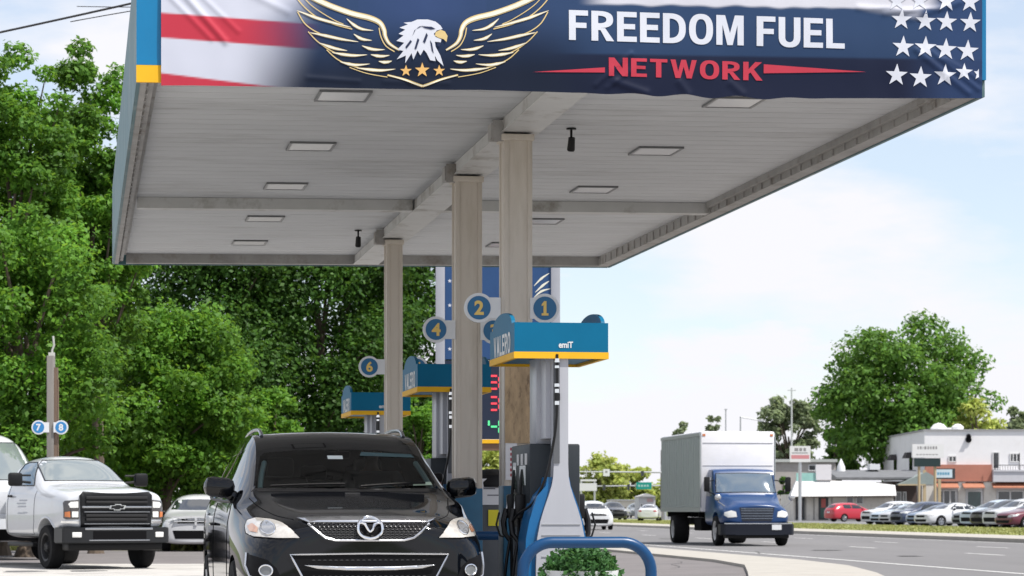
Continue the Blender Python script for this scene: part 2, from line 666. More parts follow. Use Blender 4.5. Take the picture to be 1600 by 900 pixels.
# cracks, tar seams and oil spots on the paving
g_ = random.Random(4)
mb = MB()
for k in range(22):
    x, y = g_.uniform(1.5, 8.0), g_.uniform(46, 100)
    if k > 4:
        x, y = rd(g_.uniform(14.2, 28), g_.uniform(48, 170))
    a = g_.uniform(-.5, .5) + (1.57 if g_.random() < .6 else 0)
    pts = []
    for i in range(9):
        pts.append((x, y))
        a += g_.uniform(-.35, .35)
        st_l = g_.uniform(.3, .9)
        x += math.cos(a) * st_l
        y += math.sin(a) * st_l * 1.6
    for q in ribbon(pts, [.01] + [g_.uniform(.01, .03) for i in range(7)] + [.01]):
        mb.poly([(p[0], p[1], 0.006) for p in q])
meta(mb.build('paving_cracks', mat('tar black', (0.06, 0.058, 0.058), .8, var=.3), smooth=False), kind='structure')
mb = MB()
for k in range(16):
    x, y = rd(g_.choice((16.6, 18.4, 22.3)) + g_.gauss(0, .35), g_.uniform(50, 150)) if k > 7 else (g_.uniform(-14, -6), g_.uniform(43, 55))
    r0 = g_.uniform(.15, .55)
    mb.poly([(x + r0 * (1 + .3 * math.sin(3 * t_ + k)) * math.cos(t_), y + 1.8 * r0 * math.sin(t_), 0.0075) for t_ in [i * math.pi / 9 for i in range(18)]])
meta(mb.build('oil_stains', mat('oil dark', (0.118, 0.115, 0.116), .8, var=.25, vscale=3), smooth=False), kind='structure')

# ------------------------------------------------------------------ station frame: v across, u along
O2 = Vector((-2.82, 20.4, 0))
TH = math.atan2(0.1587, 0.9873)
AX, AT = Vector((-0.1587, 0.9873, 0)), Vector((0.9873, 0.1587, 0))
CW, CL = 6.65, 15.4
TILT = 0.008


def st(v, u, z=0.0):
    return O2 + AT * v + AX * u + Vector((0, 0, z))


SOFF = mat('white decking', (0.53, 0.54, 0.555), 0.55, spec=0.3, var=0.10, vscale=2.0, stain=(0.20, 0.19, 0.175), stain_amt=0.55, stain_scale=0.8, stretch=(0.35, 1, 1))
BEAM = mat('painted beam steel', (0.50, 0.50, 0.49), 0.5, var=0.08, stain=(0.16, 0.135, 0.10), stain_amt=0.85, stain_scale=1.8)
GUTT = mat('weathered gutter', (0.33, 0.32, 0.31), 0.6, var=0.2, vscale=3, stain=(0.14, 0.11, 0.08), stain_amt=0.8, stain_scale=2.5)
COLM = mat('beige column paint', (0.55, 0.495, 0.43), 0.5, var=0.05, stain=(0.33, 0.28, 0.21), stain_amt=0.55, stain_scale=1.6, stretch=(2, 2, 0.35))
FASCW = mat('weathered blue fascia', (0.06, 0.14, 0.16), 0.5, var=0.2, vscale=1.5, stain=(0.30, 0.33, 0.32), stain_amt=0.6, stain_scale=1.2)
canopy = thing('fuel_canopy', 'large white decked petrol station canopy with blue fascia on three beige columns', 'canopy', O2, TH)


def tilt(o):
    for v in o.data.vertices:
        v.co.z += TILT * v.co.x
    return o


# soffit decking with real grooves between the pans
mb = MB()
prof = []
u = 0.13
while u < CL - 0.2:
    e = min(u + 0.285, CL - 0.13)
    prof += [(u, 4.52), (e, 4.52), (e + 0.004, 4.545), (e + 0.015, 4.545)]
    u += 0.30
V0 = [mb.bm.verts.new((0.13, p[0], p[1])) for p in prof]
V1 = [mb.bm.verts.new((CW - 0.13, p[0], p[1])) for p in prof]
for i in range(len(prof) - 1):
    mb.bm.faces.new((V0[i], V0[i + 1], V1[i + 1], V1[i]))
mb.span(0.13, CW - 0.13, 0.13, CL - 0.13, 4.60, 4.66)
tilt(mb.build('soffit', SOFF, canopy, smooth=False, recalc=False))
mb = MB()
mb.span(3.325 - 0.15, 3.325 + 0.15, 0.16, CL - 0.16, 4.40, 4.515)
mb.span(3.325 - 0.17, 3.325 + 0.17, 0.16, CL - 0.16, 4.393, 4.4)
tilt(mb.build('centre_beam', BEAM, canopy, smooth=False))
mb = MB()
mb.span(0.16, 3.325 - 0.173, 8.72, 8.93, 4.40, 4.517)
mb.span(3.325 + 0.173, CW - 0.16, 8.72, 8.93, 4.40, 4.517)
tilt(mb.build('cross_beam', BEAM, canopy, smooth=False))
mb = MB()
mb.span(0.0, 0.05, 0.0, CL, 4.395, 4.56)
mb.span(0.05, 0.11, 0.0, CL, 4.43, 4.56)
mb.span(CW - 0.15, CW, 0.0, CL, 4.395, 4.56)
mb.span(0.15, CW - 0.15, 0.0, 0.15, 4.396, 4.56)
mb.span(0.15, CW - 0.15, CL - 0.15, CL, 4.396, 4.56)
for k in range(40):                                    # brackets and seams along the gutters
    uu = 0.3 + k * 0.38
    mb.span(0.05, 0.068, uu, uu + 0.03, 4.40, 4.43)
    mb.span(CW - 0.165, CW - 0.15, uu, uu + 0.03, 4.40, 4.50)
mb.span(0.11, 0.15, 0.15, CL - 0.15, 4.50, 4.56)
mb.span(CW - 0.20, CW - 0.151, 0.15, 8.7, 4.46, 4.52)
tilt(mb.build('gutter', GUTT, canopy, smooth=False))
mb = MB()
mb.span(-0.03, CW + 0.03, -0.03, 0.0, 4.515, 5.40)
tilt(mb.build('fascia', FASCB, canopy, smooth=False))
mb = MB()
mb.span(-0.032, CW - 0.03, -0.034, 0.0, 4.384, 4.513)
tilt(mb.build('fascia_stripe', YELL, canopy, smooth=False))
mb = MB()
mb.span(-0.03, 0.0, 0.002, CL, 4.392, 5.40)
mb.span(CW, CW + 0.03, 0.002, CL, 4.384, 5.40)
mb.span(0.002, CW - 0.002, CL, CL + 0.03, 4.384, 5.40)
tilt(mb.build('side_fascia', FASCW, canopy, smooth=False))
LFR = mat('light frame metal', (0.16, 0.165, 0.17), 0.4, 0.3, var=0.1)
LLE = mat('lamp diffuser', (0.56, 0.57, 0.58), 0.25, var=0.05)
for vv in (1.67, 4.95):
    for uu in (1.32, 4.42, 7.55, 10.74, 13.6):
        mb = MB()
        a, b = 0.215, 0.27
        mb.span(vv - a, vv - a + 0.022, uu - b, uu + b, 4.50, 4.519)
        mb.span(vv + a - 0.022, vv + a, uu - b, uu + b, 4.50, 4.519)
        mb.span(vv - a + 0.022, vv + a - 0.022, uu - b, uu - b + 0.03, 4.501, 4.519)
        mb.span(vv - a + 0.022, vv + a - 0.022, uu + b - 0.03, uu + b, 4.501, 4.519)
        fr = tilt(mb.build('light_fixture', LFR, canopy, smooth=False))
        mb = MB()
        mb.span(vv - a + 0.023, vv + a - 0.023, uu - b + 0.031, uu + b - 0.031, 4.505, 4.512)
        tilt(mb.build('lens', LLE, fr, smooth=False))
for uc, w in ((2.56, 0.25), (5.55, 0.262), (11.83, 0.195)):
    d = 0.28
    mb = MB()
    x0 = 3.30
    mb.span(x0 - w / 2 + 0.012, x0 + w / 2 - 0.012, uc - d / 2 + 0.012, uc + d / 2 - 0.012, 0.15, 4.40)
    for sx in (-1, 1):
        for sy in (-1, 1):
            mb.box((x0 + sx * (w / 2 - 0.022), uc + sy * (d / 2 - 0.022), 2.28), (0.044, 0.044, 4.2), bev=0.006)
    mb.span(x0 - w / 2 - 0.02, x0 + w / 2 + 0.015, uc - d / 2 - 0.02, uc + d / 2 + 0.02, 4.345, 4.40, bev=0.006)
    c = mb.build('column', COLM, canopy)
    mb = MB()
    mb.span(3.13 - 0.06, 3.13 + 0.045, uc - 0.10, uc + 0.10, 4.36, 4.50)
    mb.span(3.13 - 0.05, 3.18, uc - 0.12, uc - 0.105, 4.34, 4.52)
    mb.build('bracket', GUTT, c, smooth=False)
    mb = MB()
    mb.span(x0 - w / 2 - 0.004, x0 + w / 2 + 0.004, uc - d / 2 - 0.004, uc + d / 2 + 0.004, 0.15, 1.35, bev=0.006)
    mb.build('painted_base', mat('column base blue', (0.01, 0.10, 0.19), 0.45, var=0.15, vscale=4, stain=(0.02, 0.05, 0.07), stain_amt=0.7), c)

# ------------------------------------------------------------------ banner on the front fascia
def bvz(px, py):
    k = (px - 800) / F
    v = (k * 20.38 + 2.815) / (0.9873 - 0.1587 * k)
    Y = 20.365 + 0.1587 * v
    return v, CH + (HZ - py) / F * Y


def bpx(v, z):
    Y = 20.365 + 0.1587 * v
    X = -2.815 + 0.9873 * v
    return 800 + F * X / Y, HZ - (z - CH) * F / Y


def fold(px, py, ax, ay, bx, by, w):
    dx, dy = bx - ax, by - ay
    l2 = dx * dx + dy * dy
    t = ((px - ax) * dx + (py - ay) * dy) / l2
    e = max(0, 1 - max(0, -t, t - 1) * 3)
    tt = min(1, max(0, t))
    d = math.hypot(px - ax - tt * dx, py - ay - tt * dy)
    return math.exp(-(d / w) ** 2) * e


FOLDS = [(284, -12, 352, 66, 5, 0.020), (262, -8, 330, 62, 4, 0.012), (310, -10, 372, 50, 4, 0.010), (395, -8, 450, 20, 6, 0.012),
         (930, 134, 985, 84, 4, 0.012), (948, 138, 1004, 96, 4, 0.009), (1430, 78, 1512, 146, 5, 0.016), (1452, 80, 1528, 140, 4, 0.013),
         (1475, 92, 1530, 126, 4, 0.010), (1340, 12, 1445, 20, 5, 0.012), (1420, 30, 1500, 4, 5, 0.012), (1380, 22, 1470, 12, 4, 0.010),
         (480, 122, 560, 128, 4, 0.010), (600, 128, 700, 131, 4, 0.007), (960, 128, 1010, 146, 6, 0.016), (1060, 128, 1075, 148, 6, 0.014), (1140, 130, 1160, 148, 6, 0.012)]


def wr(v, z):
    px, py = bpx(v, z)
    d = 0.010 * noise.noise(Vector((v * 0.9, z * 2.2, 3.1))) + 0.004 * noise.noise(Vector((v * 5.0, z * 3.0 + v, 8.0)))
    for ax, ay, bx, by, w, a in FOLDS:
        d += 0.6 * a * fold(px, py, ax, ay, bx, by, w)
    return d


def hem(v):
    px, _ = bpx(v, 4.4)
    py = 134 + 7 * min(1, max(0, (px - 300) / 400)) + 13 * min(1, max(0, (px - 750) / 450))
    if 900 < px < 1300:
        py += 2.5 * math.sin(px * 0.075) * math.sin((px - 900) / 400 * math.pi)
    return bvz(px, py)[1]


def bpos(v, z, off=0.0):
    return (v, -0.052 - wr(v, z) - off, z)


def sst(a, b, x):
    t = min(1, max(0, (x - a) / (b - a)))
    return t * t * (3 - 2 * t)


def lerp3(a, b, t):
    return tuple(p + (q - p) * t for p, q in zip(a, b))


def bcol(px, py):
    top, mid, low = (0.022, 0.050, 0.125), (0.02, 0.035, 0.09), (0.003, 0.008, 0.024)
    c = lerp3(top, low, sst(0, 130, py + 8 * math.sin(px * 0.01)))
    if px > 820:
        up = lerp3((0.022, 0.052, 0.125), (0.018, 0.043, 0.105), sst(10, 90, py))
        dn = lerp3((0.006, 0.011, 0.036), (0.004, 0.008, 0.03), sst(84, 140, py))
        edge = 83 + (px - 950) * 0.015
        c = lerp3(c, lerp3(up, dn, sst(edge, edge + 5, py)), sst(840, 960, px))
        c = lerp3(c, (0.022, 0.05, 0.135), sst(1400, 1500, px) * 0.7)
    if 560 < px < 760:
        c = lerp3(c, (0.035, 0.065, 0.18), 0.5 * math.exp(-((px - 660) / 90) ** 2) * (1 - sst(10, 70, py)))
    # flag stripes fading into the navy
    q = py - (px - 252) * 0.075
    rt, wt = (0.46, 0.035, 0.06), (0.53, 0.55, 0.64)
    s = wt
    s = lerp3(s, rt, sst(19, 22, q) * (1 - sst(58, 61, q)))
    s = lerp3(s, rt, sst(113, 116, q - (px - 252) * 0.05))
    c = lerp3(s, c, sst(360 + max(0, 40 - py) * 1.6, 510 + max(0, 40 - py) * 0.3, px + 0.4 * max(0, py - 70)))
    # white top border
    b = 7 + (px - 960) * 0.016
    if px > 900:
        wob = 3 * noise.noise(Vector((px * 0.03, 0, 0)))
        c = lerp3(c, (0.60, 0.60, 0.66), (1 - sst(b - 2, b + 3, py + wob)) * sst(900, 960, px) * (1 - sst(1440, 1475, px)))
        c = lerp3(c, (0.62, 0.62, 0.68), (1 - sst(4, 16, abs(py - (4 + (px - 1340) * 0.17)))) * sst(1335, 1360, px) * (1 - sst(1430, 1445, px)) * 0.45)
    return c


banner = thing('printed_banner', 'wide navy banner with flag stripes, gold eagle and white stars stretched across the canopy front', 'banner', O2, TH)
m = bpy.data.materials.new('printed vinyl')
m.use_nodes = True
p = m.node_tree.nodes['Principled BSDF']
a = m.node_tree.nodes.new('ShaderNodeVertexColor')
a.layer_name = 'print'
m.node_tree.links.new(a.outputs[0], p.inputs['Base Color'])
p.inputs['Roughness'].default_value = 0.5
p.inputs['Specular IOR Level'].default_value = 0.22
NX, NY = 560, 84
vL, vR = bvz(252, 60)[0], bvz(1533, 60)[0]
Vb, Cb = [], []
for j in range(NY + 1):
    for i in range(NX + 1):
        v = vL + (vR - vL) * i / NX
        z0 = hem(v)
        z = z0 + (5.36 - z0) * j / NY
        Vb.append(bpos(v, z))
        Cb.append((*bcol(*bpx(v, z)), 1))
Fb = [(j * (NX + 1) + i, j * (NX + 1) + i + 1, (j + 1) * (NX + 1) + i + 1, (j + 1) * (NX + 1) + i) for j in range(NY) for i in range(NX)]
me = bpy.data.meshes.new('sheet')
me.from_pydata(Vb, [], Fb)
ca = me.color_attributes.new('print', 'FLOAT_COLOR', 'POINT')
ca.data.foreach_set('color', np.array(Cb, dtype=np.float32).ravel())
for pl in me.polygons:
    pl.use_smooth = True
link_mesh('sheet', me, m, banner)
INKW = mat('white print', (0.62, 0.64, 0.71), 0.4, var=0.03)
INKR = mat('red print', (0.48, 0.028, 0.055), 0.35, var=0.05)
INKG = mat('gold print', (0.66, 0.50, 0.22), 0.35, var=0.1, vscale=20)
INKC = mat('cream print', (0.76, 0.74, 0.62), 0.35, var=0.08, vscale=20)
INKN = mat('navy print', (0.012, 0.02, 0.06), 0.35)


def on_banner(bm, name, ink, off, parent=banner, step=0.05):
    dice(bm, step)
    return place_bm(bm, lambda a, b: bpos(a, b, off), name, ink, parent, smooth=True)


def banner_polys(polys):
    return polys_bm([[bvz(*q) for q in p] for p in polys])


def banner_text(txt, px0, px1, py0, py1, bold, slope=0.0):
    v0, z1 = bvz(px0, py0)
    v1, z0 = bvz(px1, py1)
    bm = block_text(txt, v1 - v0, z1 - z0, bold)
    for v in bm.verts:
        v.co.x += (v0 + v1) / 2
        v.co.y += (z0 + z1) / 2 + slope * (v.co.x - (v0 + v1) / 2)
    return bm


on_banner(banner_text('FREEDOM FUEL', 888, 1318, 17, 76, 0.10, -0.004), 'lettering', INKW, 0.004)
on_banner(banner_text('NETWORK', 950, 1190, 91, 126, 0.12, -0.004), 'lettering', INKR, 0.004)
on_banner(banner_polys([[(832, 113), (944, 106), (944, 114)], [(1192, 101), (1352, 113), (1192, 115)]]), 'lettering_flash', INKR, 0.004)
stars = []
for row, cs in enumerate(([(925, 8), (1075, 5), (1250, 10), (1405, 15)], [(955, 132), (1112, 142), (1252, 146), (1407, 152)], [(965, 312), (1112, 315), (1246, 328), (1390, 338)], [(922, 497), (1080, 512), (1240, 500), (1365, 478)])):
    for cx, cy in cs:
        stars.append(star(1180 + cx / 4.21, cy / 4.21, (17.5, 17, 18, 18)[row] * (0.8 if cx == 1365 else 1), 0.05, -1, 0.39))
stars.append([(1533, 110), (1527, 112), (1522, 111), (1526, 116), (1528, 125), (1533, 120)])
stars[-1] = [(min(1527.5, a), b) for a, b in [(1527.5, 108), (1525, 112), (1520, 112), (1524, 117), (1522, 124), (1527.5, 121)]]
on_banner(banner_polys(stars), 'star_field', INKW, 0.004)


def ez(pts, mirror=False):
    return [(440 + ((1600 - x) if mirror else x) / 3.636, y / 3.636) for x, y in pts]


def smoothline(pts, n=6):
    P = [Vector((a, b)) for a, b in pts]
    o = []
    for i in range(len(P) - 1):
        p0, p1, p2, p3 = P[max(0, i - 1)], P[i], P[i + 1], P[min(len(P) - 1, i + 2)]
        for k in range(n):
            t = k / n
            o.append(tuple(0.5 * (2 * p1 + (p2 - p0) * t + (2 * p0 - 5 * p1 + 4 * p2 - p3) * t * t + (3 * p1 - p0 - 3 * p2 + p3) * t ** 3)))
    o.append(tuple(P[-1]))
    return o


def stroke(pts, w):
    pts = smoothline(pts)
    k = len(pts) - 1
    if isinstance(w, tuple):
        n = len(w) - 1
        ws = []
        for i in range(k + 1):
            f = i / k * n
            j = min(n - 1, int(f))
            ws.append(w[j] + (w[j + 1] - w[j]) * (f - j))
        w = ws
    return ribbon(pts, w)


gold, cream = [], []
for mir in (False, True):
    e = lambda p: ez(p, mir)
    lead = [(60, -75), (130, -35), (200, 2), (290, 42), (400, 80), (500, 105), (556, 132), (580, 172), (588, 212), (612, 252), (668, 288)]
    gold += stroke(e(lead), (7.5, 8.5, 9, 9, 9, 9, 8, 7, 6, 5, 3))
    cream += stroke(e(lead), (4.5, 5.5, 6, 6, 6, 5, 4.5, 4, 3, 2.5, 1))
    gold += stroke(e([(552, 160), (562, 210), (590, 262), (640, 296)]), 1.6)
    # outer contour and long curves
    gold += stroke(e([(70, -40), (100, 10), (150, 62), (210, 105), (300, 142), (400, 168)]), 1.7)
    gold += stroke(e([(120, -20), (160, 25), (220, 70), (300, 118), (350, 140)]), 1.3)
    gold += stroke(e([(90, 70), (130, 135), (190, 180), (270, 212), (350, 232)]), 1.7)
    gold += stroke(e([(150, 182), (200, 235), (270, 285), (340, 318)]), 1.6)
    gold += stroke(e([(255, 285), (310, 335), (380, 370), (450, 392)]), 1.6)
    gold += stroke(e([(385, 385), (480, 418), (600, 440)]), 1.2)
    gold += stroke(e([(600, 428), (690, 452), (760, 478), (800, 492)]), (2.5, 3.4, 3.6, 3.6))
    cream += stroke(e([(610, 431), (690, 454), (760, 480), (798, 492)]), (1, 1.5, 1.6, 1.2))
    # feathers: gold blade with a cream core
    for fe in ([(85, 62), (190, 102), (290, 132), (395, 158)], [(160, 188), (250, 206), (340, 226), (435, 240)], [(285, 300), (350, 312), (415, 318), (485, 313)],
               [(425, 388), (500, 398), (570, 402), (645, 394)], [(368, 108), (410, 145), (455, 168), (520, 176)], [(408, 195), (440, 218), (470, 228), (512, 232)],
               [(455, 262), (495, 278), (535, 285), (585, 284)], [(505, 312), (540, 320), (575, 322), (612, 316)], [(550, 350), (580, 356), (605, 354), (625, 348)],
               [(210, 245), (270, 268), (320, 282), (372, 290)], [(330, 352), (380, 366), (430, 372), (500, 365)]):
        gold += stroke(e(fe), (0.6, 5.2, 4.4, 0.4))
        cream += stroke(e(fe), (0.2, 3.4, 2.6, 0.2))


def fix(polys):
    o = []
    for p in polys:
        q = [p[0]]
        for a in p[1:]:
            if math.hypot(a[0] - q[-1][0], a[1] - q[-1][1]) > 1e-3:
                q.append(a)
        if len(q) > 2 and math.hypot(q[0][0] - q[-1][0], q[0][1] - q[-1][1]) > 1e-3:
            o.append(q)
    return o


eagle = on_banner(banner_polys(fix(gold)), 'eagle_emblem', INKG, 0.004, step=0.08)
on_banner(banner_polys(fix(cream)), 'feather_fill', INKC, 0.0065, eagle, step=0.08)
head = [(650, 235), (690, 205), (662, 195), (700, 172), (668, 160), (715, 142), (690, 132), (735, 128), (770, 114), (830, 114), (872, 126), (900, 148), (912, 168), (880, 176), (862, 196), (874, 214), (905, 226), (902, 244),
        (868, 240), (872, 268), (900, 320), (918, 378), (882, 345), (868, 318), (872, 350), (842, 345), (822, 305), (805, 285), (786, 318), (770, 290), (746, 342), (736, 305), (700, 362), (704, 318), (652, 340), (690, 292), (655, 285), (694, 246)]
on_banner(banner_polys([ez(head)]), 'eagle_head', INKW, 0.0065, eagle, step=0.08)
on_banner(banner_polys([ez([(872, 186), (900, 172), (925, 182), (940, 208), (934, 242), (918, 226), (890, 218), (868, 206)])]), 'beak', INKG, 0.008, eagle, step=0.08)
shade = [[(790, 152), (850, 156), (872, 168), (846, 172), (812, 164)], [(880, 246), (905, 250), (892, 268), (884, 262)], [(800, 150), (760, 170), (740, 210), (752, 176), (780, 154)], [(820, 190), (800, 240), (812, 250), (828, 205)],
         [(730, 230), (700, 270), (708, 280), (738, 240)], [(770, 220), (752, 280), (762, 285), (780, 230)], [(840, 230), (850, 290), (862, 310), (852, 250)]]
on_banner(banner_polys([ez(q) for q in shade[:2]] + [ez(q) for q in shade[2:]]), 'eye', INKN, 0.009, eagle, step=0.08)
on_banner(banner_polys([star(440 + 705 / 3.636, 405 / 3.636, 9.5, 0, -1), star(440 + 797 / 3.636, 401 / 3.636, 12, 0, -1), star(440 + 893 / 3.636, 405 / 3.636, 9.5, 0, -1)]), 'badge_star', mat('orange gold print', (0.70, 0.42, 0.14), 0.35), 0.005, eagle, step=0.08)

# ------------------------------------------------------------------ cameras under the soffit
for (v, u, lab) in ((3.88, 3.03, 'black security camera hanging from the soffit beside the nearest column'), (2.89, 12.0, 'small black security camera hanging from the soffit left of the far column')):
    t = thing('security_camera', lab, 'camera', st(v, u, 4.517 + TILT * v), TH, 'cameras under the canopy')
    mb = MB()
    mb.cyl((0, 0, -0.012), (0, 0, 0), 0.045)
    mb.cyl((0, 0, -0.10), (0, 0, -0.01), 0.011)
    mb.build('mount', BLACKP, t)
    mb = MB()
    mb.cyl((0, 0.02, -0.19), (0.0, -0.02, -0.085), 0.036, 0.03)
    mb.cyl((0, 0.024, -0.20), (0.0, 0.02, -0.188), 0.03, 0.036)
    mb.build('housing', BLACKP, t)

# ------------------------------------------------------------------ pump number signs on the columns
SIGNB = mat('number sign blue', (0.012, 0.12, 0.27), 0.4)
SIGNW = mat('number sign white', (0.66, 0.67, 0.69), 0.45, var=0.05, stain=(0.5, 0.5, 0.48), stain_amt=0.4)


def number_sign(num, loc, rz, arm, label, disc=SIGNB, ink=GOLD, r=0.128):
    """round plate with its arm reaching dx = arm to the post"""
    t = thing('number_sign', label, 'sign', loc, rz, 'round pump number signs')
    s = 1 if arm > 0 else -1
    mb = MB()
    pts = arc(0, 0, r, 40 if s > 0 else 140, 320 if s > 0 else -140 + 360, 26)
    pts = arc(0, 0, r, 45, 315, 28) if s > 0 else arc(0, 0, r, 225, 495, 28)
    h = r * 0.7071
    pts += [(arm, -h), (arm, h)] if s > 0 else [(arm, h), (arm, -h)]
    mb.prism(pts, lambda a, b: (a, -0.015, b), lambda a, b: (a, 0.015, b))
    mb.build('plate', SIGNW, t)
    mb = MB()
    mb.prism(circle(0, 0, r * 0.80), lambda a, b: (a, -0.019, b), lambda a, b: (a, -0.0155, b))
    mb.build('disc', disc, t, smooth=False)
    mb = MB()
    bm = text_bm(num, None, r * 0.98, 0.035) if num != '1' else polys_bm([[(a * r * .98, b * r * .98) for a, b in ((-.11, -.34), (-.11, .22), (-.24, .14), (-.24, .28), (-.06, .5), (.10, .5), (.10, -.34), (.24, -.34), (.24, -.5), (-.24, -.5), (-.24, -.34))]])
    place_bm(bm, lambda a, b: (a, -0.0225, b), 'numeral', ink, t)
    return t


for n, px, py, u0, arm, lab in (('2', 748, 481, 2.42, 0.19, 'blue round number 2 sign on the left of the nearest column'),
                                ('1', 851, 482, 2.42, -0.13, 'blue round number 1 sign on the right of the nearest column'),
                                ('4', 681, 515, 5.41, 0.19, 'dark blue round number 4 sign on the left of the middle column'),
                                ('3', 771, 517, 5.41, -0.13, 'round number 3 sign half hidden between the two near columns'),
                                ('6', 577, 573, 11.7, 0.19, 'dark round number 6 sign on the left of the far column'),
                                ('5', 652, 574, 11.7, -0.13, 'round number 5 sign peeking over the middle pump top')):
    k = (px - 800) / F
    q = O2 + AX * u0
    v = (k * q.y - q.x) / (AT.x - k * AT.y)
    L = st(v, u0)
    L.z = CH + (HZ - py) / F * L.y
    number_sign(n, L, TH, arm, lab)
# ------------------------------------------------------------------ island, guard rails, planter
mb = MB()
mb.span(3.3 - 0.62, 3.3 + 0.62, -1.15, 15.2, 0.005, 0.15, bev=0.03)
isl = mb.build('pump_island', CONC, None)
isl.location = O2
isl.rotation_euler = (0, 0, TH)
meta(isl, 'long raised concrete island carrying the fuel pumps and columns', 'island')
GR = mat('guard rail blue', (0.003, 0.046, 0.135), 0.35, spec=0.35, var=0.1, vscale=6)


def guard_rail(u, lab, r=0.043, w=0.97, m=GR):
    L = st(3.27, u)
    t = thing('guard_rail', lab, 'guard rail', (L.x, L.y, 0.15 if u > -0.9 else 0.0), TH, 'blue tube guards at the pumps')
    z0 = -L.z
    h = 0.90 - (0.15 if u > -0.9 else 0.0)
    rad = 0.22
    pts = [(-w / 2, 0, 0)] + [(a, 0, b) for a, b in arc(-w / 2 + rad, h - rad, rad, 180, 90, 10)] + [(a, 0, b) for a, b in arc(w / 2 - rad, h - rad, rad, 90, 0, 10)] + [(w / 2, 0, 0)]
    mb = MB()
    mb.tube(pts, r, 18)
    mb.build('hoop', m, t)
    for s in (-1, 1):
        mb = MB()
        mb.cyl((s * w / 2, 0, 0.0), (s * w / 2, 0, 0.018), 0.10, n=20)
        mb.build('base_plate', m, t)
    return t


guard_rail(-0.95, 'bright blue tube guard hoop in front of the planter at the nearest pump')
guard_rail(4.15, 'dark blue tube guard hoop between the two near columns')
guard_rail(9.4, 'blue tube guard hoop behind the middle pump')

# planter with leafy bush
pl = thing('flower_pot', 'white pot of leafy green herbs behind the blue guard hoop', 'planter', st(3.33, -0.42, 0.15), TH)
mb = MB()
mb.lathe([(0.17, 0.0), (0.19, 0.02), (0.255, 0.48), (0.275, 0.485), (0.28, 0.53), (0.262, 0.53), (0.255, 0.49), (0.02, 0.488)], n=32)
mb.build('pot', WHITE, pl)
HERB = leafmat('herb leaves', (0.02, 0.075, 0.02), (0.07, 0.19, 0.05), 0.3)


def leaf_quads(C, size, nrm=None, jitter=0.5, asp=0.55, droop=0.0):
    """one bent-free rhombic leaf per centre; C (n,3)"""
    n = len(C)
    d = rng.normal(0, 1, (n, 3))
    if nrm is not None:
        d = nrm + d * jitter
    d /= np.linalg.norm(d, axis=1, keepdims=True) + 1e-9
    t = rng.normal(0, 1, (n, 3))
    t[:, 2] -= droop
    t -= d * np.sum(t * d, 1, keepdims=True)
    t /= np.linalg.norm(t, axis=1, keepdims=True) + 1e-9
    b = np.cross(d, t)
    s = (size * (0.45 + 1.15 * rng.uniform(0, 1, n) ** 1.4))[:, None]
    V = np.empty((n, 4, 3))
    V[:, 0] = C - t * s * 0.5
    V[:, 1] = C + b * s * asp * 0.5 - t * s * 0.06 + d * s * 0.05
    V[:, 2] = C + t * s * 0.5
    V[:, 3] = C - b * s * asp * 0.5 - t * s * 0.06 + d * s * 0.05
    return V.reshape(-1, 3)


n = 2600
th = rng.uniform(0, 2 * np.pi, n)
rr = np.sqrt(rng.uniform(0, 1, n))
hx = rr * 0.31 * (1 + 0.12 * np.sin(3 * th))
C = np.stack([hx * np.cos(th), hx * np.sin(th), 0.50 + rng.uniform(0, 1, n) ** 0.8 * (0.20 * (1 - rr ** 2.5) + 0.03) + 0.02 * np.sin(5 * th)], 1)
C[:, 2] -= np.where(rr > 0.85, rng.uniform(0, 0.1, n), 0)
raw_mesh('foliage', leaf_quads(C, 0.042, np.array([[0, -0.4, 0.7]]), 0.9, 0.7), 4, HERB, pl)
mb = MB()
for k in range(26):
    a = random.uniform(0, 6.28)
    q = random.uniform(0.05, 0.26)
    mb.tube([(0.4 * q * math.cos(a), 0.4 * q * math.sin(a), 0.48), (q * math.cos(a), q * math.sin(a), 0.56 + random.uniform(0, 0.12))], 0.004, 5)
mb.build('stems', mat('green stem', (0.06, 0.12, 0.03), 0.7), pl)

# ------------------------------------------------------------------ fuel pumps
PAN = mat('pale pump panel', (0.41, 0.42, 0.46), 0.35, var=0.04, stain=(0.42, 0.41, 0.40), stain_amt=0.35, stain_scale=3, stretch=(3, 3, 0.5))
CABD = mat('charcoal pump cabinet', (0.024, 0.03, 0.036), 0.45, spec=0.3, var=0.1)
TEAL = mat('pump top blue', (0.0, 0.125, 0.245), 0.5, spec=0.2, var=0.05)
NOZ = mat('nozzle black', (0.010, 0.010, 0.011), 0.4, spec=0.3)


